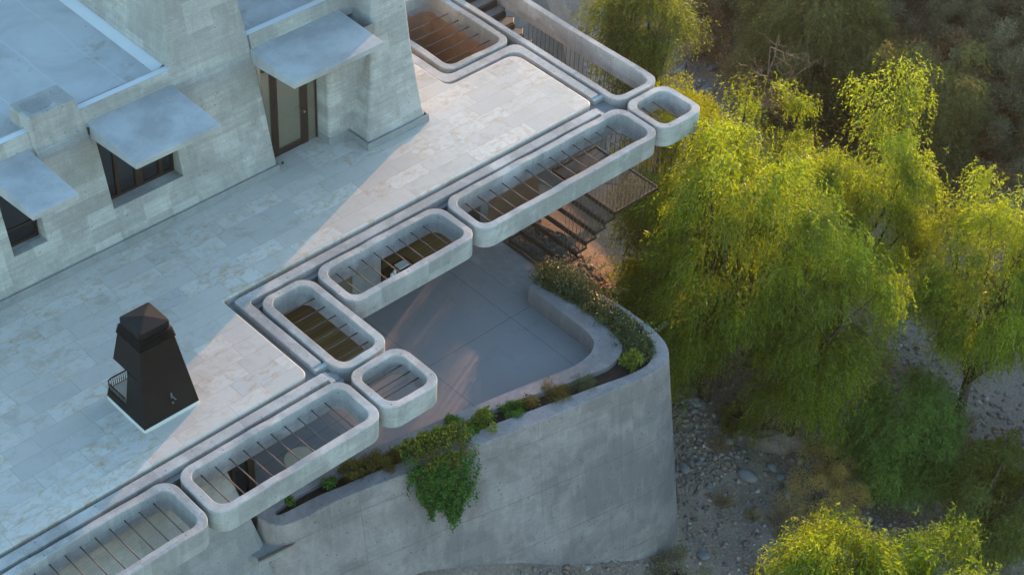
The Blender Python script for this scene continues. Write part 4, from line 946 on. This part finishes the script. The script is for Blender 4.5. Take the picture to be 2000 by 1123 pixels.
# straw grass tufts
def tuft(seed, n=240, H=0.55, spread=0.16):
    r = np.random.default_rng(seed); a = r.uniform(0, 6.28, n); p = np.stack([np.cos(a) * r.uniform(0, spread, n), np.sin(a) * r.uniform(0, spread, n), np.zeros(n)], 1)
    d = np.stack([np.cos(a) * 0.6, np.sin(a) * 0.6, np.full(n, 0.9)], 1) + r.normal(size=(n, 3)) * 0.25
    return leaf_mesh('blades', p, d, r.uniform(0.5, 1, n) * H, np.full(n, 0.012), r.uniform(0, 1, n), M['straw'])
tufts = [tuft(71), tuft(72, 200, 0.4), tuft(73, 260, 0.7, 0.22)]
TS = [(13.7, -8.6, 2), (13.2, -8.9, 2), (12.7, -7.9, 2), (12.3, -8.3, 0), (20.5, -5.6, 2), (21.0, -6.4, 2), (22.6, -7.5, 2), (17.9, -7.6, 0), (12.1, -9.6, 2), (11.4, -9.9, 1), (12.0, -7.4, 1), (11.6, -6.6, 0), (12.7, -10.2, 0), (17.2, -7.4, 0), (18.6, -7.2, 2), (19.6, -7.6, 2), (20.6, -8.6, 2), (19.9, -9.3, 0), (16.0, -7.0, 2), (10.9, -11.2, 1), (10.6, -8.9, 0), (22.2, -12.0, 2), (21.4, -12.6, 0), (25.6, -6.6, 2), (24.8, -6.9, 0), (12.9, -5.2, 0), (18.0, -8.3, 1), (13.9, -9.9, 1)]
for x, y, k in TS:
    o = bpy.data.objects.new('grass_tuft', tufts[k]); COL.objects.link(o); o.location = (x, y, gh(x, y) - 0.02); o.rotation_euler = (0, 0, x * 7)
    tag(o, 'straw coloured tuft of dry grass on the stony ground', 'grass tuft', 'dry grass tufts on the valley floor')

# stones
def rock_mesh(seed, sub=2):
    r = np.random.default_rng(seed); bm = bmesh.new(); bmesh.ops.create_icosphere(bm, subdivisions=sub, radius=1.0)
    s = r.uniform(0.6, 1.15, 3) * [1.1, 0.9, 0.62]; off = r.uniform(0, 10, 3)
    for v in bm.verts:
        c = v.co; n = 1 + 0.14 * math.sin(2.3 * c.x + off[0]) * math.cos(2.9 * c.y + off[1]) + 0.10 * math.sin(3.7 * c.z + off[2] + 2 * c.x)
        v.co = Vector((c.x * s[0] * n, c.y * s[1] * n, c.z * s[2] * n))
    me = bpy.data.meshes.new('stone'); bm.to_mesh(me); bm.free(); me.shade_smooth(); me.materials.append(M['rock']); return me
rocks = [rock_mesh(80 + i) for i in range(8)]
r = np.random.default_rng(9)
STREAM = catmull([(12.3, -5.2), (14.2, -5.9), (16.6, -7.1), (18.4, -8.6), (20.0, -10.6), (21.5, -13)], 6)
STREAM2 = catmull([(28.8, 12.8), (27.5, 9.9), (25.9, 6.9), (24.6, 4.6), (23.4, 2.6)], 6)
STREAM3 = catmull([(23.2, -3.6), (24.4, -5.0), (24.6, -6.8), (23.4, -9.6)], 6)
RK = []
for path, n, wd, smin, smax in ((STREAM, 110, 1.15, 0.07, 0.26), (STREAM2, 120, 0.62, 0.07, 0.24), (STREAM3, 34, 0.6, 0.06, 0.17)):
    for i in range(n):
        p = path[r.integers(len(path))]; RK.append((p[0] + r.normal() * wd, p[1] + r.normal() * wd, r.uniform(0, 1) ** 2.2 * (smax - smin) + smin))
RK += [(13.4 + 0.5 * math.sin(i * 2.4) * (i % 5) / 3, -3.6 + 0.6 * math.cos(i * 1.7) * (i % 4) / 3, 0.12 + 0.03 * (i % 4)) for i in range(14)]
RK += [(9.9, -5.0, 0.19), (10.1, -4.6, 0.14), (10.4, -5.2, 0.22), (10.9, -5.3, 0.16), (10.6, -4.7, 0.2), (11.2, -4.6, 0.17), (9.5, -7.7, 0.2), (13.0, -6.3, 0.35), (15.6, -6.9, 0.3), (10.3, 0.7, 0.17), (10.8, 1.1, 0.2), (11.2, 0.5, 0.15), (11.5, 1.3, 0.22), (10.5, -0.3, 0.14), (11.9, 0.9, 0.18), (11.0, 1.7, 0.16), (12.4, 1.2, 0.2)]
for x, y, s in RK:
    if x < 9.9 and y > -6.6: continue
    o = bpy.data.objects.new('river_stone', rocks[r.integers(8)]); COL.objects.link(o); o.location = (x, y, gh(x, y) + s * 0.18); o.scale = (s,) * 3; o.rotation_euler = (r.uniform(-0.3, 0.3), r.uniform(-0.3, 0.3), r.uniform(0, 6.28))
    tag(o, 'rounded grey brown stone lying on the valley floor', 'stone', 'loose stones on the valley floor')
# a flat rock ledge near the wall corner tree
g = G(); lx, ly = 14.8, -5.75
bm = bmesh.new(); bmesh.ops.create_icosphere(bm, subdivisions=4, radius=1.0)
for v in bm.verts:
    c = v.co; n = 1 + 0.16 * math.sin(3 * c.x + 1) * math.cos(4 * c.y) + 0.07 * math.sin(9 * c.x + 7 * c.y) + 0.05 * math.sin(17 * c.z + 13 * c.y)
    v.co = Vector((c.x * 1.25 * n, c.y * 0.5 * n, c.z * 0.36 * n))
me = bpy.data.meshes.new('rock_ledge'); bm.to_mesh(me); bm.free(); me.shade_smooth()
o = obj('rock_ledge', me, M['ground']); o.location = (lx, ly, gh(lx, ly)); o.rotation_euler = (0, 0, math.radians(-28)); tag(o, 'long low brown rock hump on the gravel bank under the trees', 'rock')
# gravel: one uncountable mass of small stones
def gravel():
    r = np.random.default_rng(12); n = 42000
    k = n * 3 // 5; x = np.concatenate([r.uniform(-2, 22, k), r.uniform(9.3, 13.5, n // 5), r.uniform(19, 31, n - k - n // 5)]); y = np.concatenate([r.uniform(-15, 0, k), r.uniform(-6, 2.2, n // 5), r.uniform(-14, 13, n - k - n // 5)])
    ok = ~((x < 9.9) & (y > -6.3)); x, y = x[ok], y[ok]; n = len(x); z = ground(x, y)
    s = 0.018 + 0.10 * r.uniform(0, 1, n) ** 4
    base = np.array([(1, 0, 0), (0, 1, 0), (-1, 0, 0), (0, -1, 0), (0, 0, 0.75), (0, 0, -0.75)], float); F0 = np.array([(0, 1, 4), (1, 2, 4), (2, 3, 4), (3, 0, 4), (1, 0, 5), (2, 1, 5), (3, 2, 5), (0, 3, 5)])
    J = base[None] * r.uniform(0.6, 1.35, (n, 6, 1)) + r.normal(size=(n, 6, 3)) * 0.14; a = r.uniform(0, 6.28, n); c, sn = np.cos(a)[:, None], np.sin(a)[:, None]
    V = np.stack([J[..., 0] * c - J[..., 1] * sn, J[..., 0] * sn + J[..., 1] * c, J[..., 2]], -1) * s[:, None, None] + np.stack([x, y, z + s * 0.2], 1)[:, None]
    me = bpy.data.meshes.new('gravel'); fast_mesh(me, V.reshape(-1, 3), (F0[None] + 6 * np.arange(n)[:, None, None]).reshape(-1, 3), np.repeat(r.uniform(0, 1, n), 6)); return me
obj('gravel', gravel(), M['gravel'], kind='stuff', label='small stones and gravel strewn over the valley floor')

# ------------------------------------------------------------------ planter plants
SZ = ZT - 0.17
def blanket(path, wd, hh, n, seed, leafL, leafW, spill=None):
    """low spreading mass of leaves following a path"""
    r = np.random.default_rng(seed); P = np.array(catmull(path, 8)); i = r.integers(0, len(P), n); a = r.uniform(0, 6.28, n); q = r.uniform(0, 1, n) ** 0.5
    lump = 0.65 + 0.35 * np.sin(i * 0.9 + seed) * np.cos(i * 0.37)
    x = P[i, 0] + np.cos(a) * q * wd; y = P[i, 1] + np.sin(a) * q * wd; z = SZ + hh * lump * np.sqrt(np.maximum(0, 1 - q * q)) * r.uniform(0.35, 1.05, n)
    z = np.maximum(z, ZT + 0.004 + r.uniform(0, 0.05, n))
    return np.stack([x, y, z], 1), r
path = [(8.78, -2.05), (8.74, -2.7), (8.72, -3.4), (8.72, -4.1), (8.70, -4.7), (8.55, -5.2), (8.35, -5.6)]
p, r = blanket(path, 0.40, 0.55, 15000, 91, 0.05, 0.04)
for q_ in range(46):   # ragged runners creeping over both ledges
    j = r.integers(0, len(p)); a_ = r.uniform(0, 6.28); L_ = r.uniform(0.25, 0.6); tt_ = r.uniform(0, 1, 70); b0 = np.array([p[j, 0], p[j, 1], ZT + 0.06])
    p = np.concatenate([p, b0 + np.stack([np.cos(a_) * L_ * tt_, np.sin(a_) * L_ * tt_, 0.10 * np.sin(tt_ * 3) * r.uniform(0, 2)], 1) + r.normal(size=(70, 3)) * 0.035])
p[:, 2] = np.maximum(p[:, 2], ZT + 0.01); tn = r.uniform(0, 1, len(p)); d = r.normal(size=p.shape) + [0, 0, 0.5]
ivy = thing('trailing_shrub', 'dark glossy trailing shrub filling the trough around the wall corner', 'shrub', (8.7, -3.8, SZ))
me = leaf_mesh('foliage', p - np.array([8.7, -3.8, SZ]), d, r.uniform(0.03, 0.06, len(p)), r.uniform(0.022, 0.04, len(p)), tn, M['ivy']); obj('foliage', me, None, ivy)
p_all = p.copy()
# bushier top end with a few long sprigs
p, r = blanket([(8.62, -2.0), (8.72, -2.5), (8.8, -3.0)], 0.55, 0.95, 8000, 92, 0.05, 0.04); d = r.normal(size=p.shape) + [0, 0, 0.5]
ex = []
for (a, b) in (((9.0, -2.6, ZT + 0.3), (9.55, -2.75, ZT + 0.75)), ((9.0, -2.8, ZT + 0.3), (9.75, -3.05, ZT + 0.45)), ((9.1, -3.6, ZT + 0.2), (9.6, -3.95, ZT + 0.28)), ((8.9, -5.4, ZT + 0.15), (9.25, -5.6, ZT + 0.4))):
    for t_ in np.linspace(0, 1, 90): ex.append(np.array(a) * (1 - t_) + np.array(b) * t_ + r.normal(size=3) * 0.05 * (1.2 - t_))
p2 = np.concatenate([p, np.array(ex)]); d2 = r.normal(size=p2.shape) + [0, 0, 0.5]
me = leaf_mesh('foliage', p2 - np.array([8.7, -3.8, SZ]), d2, r.uniform(0.03, 0.06, len(p2)), r.uniform(0.022, 0.04, len(p2)), r.uniform(0, 1, len(p2)), M['ivy']); obj('foliage', me, None, ivy)
pa = np.concatenate([p2, p_all]); pa = pa[(pa[:, 0] > 8.55) & (pa[:, 2] > ZT + 0.12)]; p3 = pa[r.permutation(len(pa))[:380]] + [0.06, 0.02, 0.05]; nf = len(p3); me = leaf_mesh('glint_flecks', p3 - np.array([8.7, -3.8, SZ]), r.normal(size=p3.shape) + [0.4, 0.2, 0.6], np.full(nf, 0.045), np.full(nf, 0.045), r.uniform(0, 1, nf), M['glint']); obj('glint_flecks', me, None, ivy)  # added pale flecks standing in for glints of sunlit leaves
# hanging bush spilling over the wall: leaves on a lumpy sheet that falls over the edge
def hanging():
    r = np.random.default_rng(93); n = 15000; cen = np.array([2.15, -4.75, ZT])
    u = r.normal(size=n) * 0.46 - 0.08; u = np.where(np.abs(u) > 1.05, u * 0.5, u); s = r.uniform(0, 1, n) ** 0.8
    drop = 1.85 - 0.9 * np.abs(u - 0.25) ** 1.4 + 0.22 * np.sin(u * 9) + 0.16 * np.sin(u * 23) + 0.25 * (r.uniform(0, 1, n) ** 3); S = s * (0.75 + drop)   # arc length from trough over the edge
    out = np.where(S < 0.75, -0.40 + S * 1.1, 0.42 + 0.14 * (S - 0.75)); z = np.where(S < 0.75, 0.42 * np.sin(np.clip(S / 0.75, 0, 1) * math.pi * 0.8) + 0.05, 0.30 - (S - 0.75))
    th = 0.30 * np.sqrt(np.maximum(0.05, 1 - (u / 1.1) ** 2)) * (1 - 0.3 * s); k = r.uniform(0, 1, n)
    nrm = np.where(S < 0.75, 0.25, 0.95); out = out + th * k * nrm + 0.05 * np.sin(u * 14 + S * 9); z = z + th * k * (1 - nrm) * 1.2
    ux, uy = 0.975, -0.22 * -1 * -1; nx_, ny_ = -0.20 * 1.0, -0.98
    ux, uy = 0.978, -0.21
    x = cen[0] + u * ux * 0.92 + out * nx_ * -0.0 + out * -0.21; y = cen[1] + u * uy * 0.92 + out * -0.978
    p = np.stack([x, y, cen[2] + z], 1); d = np.stack([r.normal(size=n) - 0.15, r.normal(size=n) - 0.6, r.normal(size=n) - 0.35], 1)
    return p, d, np.clip(0.6 - 0.2 * s + r.normal(size=n) * 0.3 + 0.25 * np.sin(u * 13) * np.sin(s * 15), 0, 1), s, r
p, d, tn, s, r = hanging(); hb = thing('hanging_shrub', 'big green leafy shrub spilling over the outer face of the curved wall', 'shrub', (2.15, -4.75, SZ))
n = len(p); sel = s > 0.38
rel = np.array([2.15, -4.75, SZ])
me = leaf_mesh('foliage', p[sel] - rel, d[sel], r.uniform(0.05, 0.085, sel.sum()), r.uniform(0.03, 0.05, sel.sum()), tn[sel], M['hang']); obj('foliage', me, None, hb)
me = leaf_mesh('foliage', p[~sel] - rel, d[~sel], r.uniform(0.04, 0.07, (~sel).sum()), r.uniform(0.03, 0.045, (~sel).sum()), tn[~sel], M['herb']); obj('foliage', me, None, hb, label='older yellow brown leaves on top of the shrub')
k2 = r.permutation(np.flatnonzero(~sel))[:1800]; me = leaf_mesh('foliage', p[k2] - rel + [0, 0, 0.05], d[k2] + [0, 0, 1], np.full(1800, 0.07), np.full(1800, 0.045), tn[k2], M['lime']); obj('foliage', me, None, hb, label='fresh yellow green leaves on top of the shrub')
def tplant(label, x, y, H, R, mt, seed, ncl=16, nl=130, cs=0.12, leafL=0.05, leafW=0.03, name='planter_plant'):
    cm, C = bushy_crown(H, R, ncl, nl, seed, M[mt], cs=cs, leafL=leafL, leafW=leafW, up=0.4); return plant(name, label, 'plant', x, y, cm, None, z=SZ)
tplant('yellow green leafy plant alone in the trough left of the low green mat', 3.80, -4.86, 0.42, 0.32, 'lime', 101, 10, 80, 0.12, 0.08, 0.045)
tplant('low green mat of leaves in the middle of the trough', 4.55, -4.97, 0.26, 0.30, 'hang', 102, 24, 200, 0.10, 0.035, 0.02)
tplant('little tuft of leaves at the end of the low green mat', 5.0, -5.08, 0.34, 0.14, 'herb', 103, 8, 90)
tplant('long brown dry tangle in the trough before the wall corner', 5.75, -5.28, 0.30, 0.36, 'herb', 104, 26, 170, 0.12, 0.06, 0.008)
tplant('brown dry tangle of stems just left of the corner shrub', 6.5, -5.46, 0.24, 0.32, 'ivy', 105, 18, 120, 0.12, 0.05, 0.01)
tplant('bright yellow green leafy plant at the foot of the corner shrub', 7.85, -5.72, 0.50, 0.30, 'lime', 106, 9, 70, 0.12, 0.085, 0.045)
tplant('brown green cushion plant next to the hanging shrub', 0.92, -4.22, 0.46, 0.34, 'herb', 107, 28, 200, 0.12, 0.035, 0.02)
tplant('reddish brown low plant tucked against the hanging shrub', 1.35, -4.34, 0.36, 0.24, 'herb', 112, 18, 150, 0.12, 0.035, 0.02)
tplant('ochre brown cushion plant left of the brown green one', 0.32, -4.10, 0.46, 0.28, 'herb', 108, 26, 200, 0.11, 0.035, 0.02)
tplant('small bright green seedling near the narrow end of the trough', -0.32, -3.98, 0.24, 0.15, 'hang', 109, 8, 90)
tplant('single upright green sprig near the rounded trough end', -1.40, -3.86, 0.42, 0.07, 'hang', 110, 6, 40, 0.06, 0.07, 0.04)
tplant('leafy tangle between the hanging shrub and the yellow green plant', 3.05, -4.72, 0.42, 0.40, 'hang', 111, 24, 160, 0.13, 0.055, 0.03)

# ------------------------------------------------------------------ evening haze
def haze_box():
    q = bpy.data.materials.new('haze'); q.use_nodes = True; t = q.node_tree; t.nodes.clear()
    o = t.nodes.new('ShaderNodeOutputMaterial'); v = t.nodes.new('ShaderNodeVolumePrincipled'); v.inputs['Color'].default_value = (1.0, 0.88, 0.70, 1)
    v.inputs['Density'].default_value = HAZE; v.inputs['Anisotropy'].default_value = 0.65; t.links.new(v.outputs[0], o.inputs['Volume'])
    g = G().box(-45, 165, -125, 145, -22, 40); return g.build('haze', q, kind='stuff', label='warm evening haze in the valley air')
HAZE = 0.00022
haze_box()
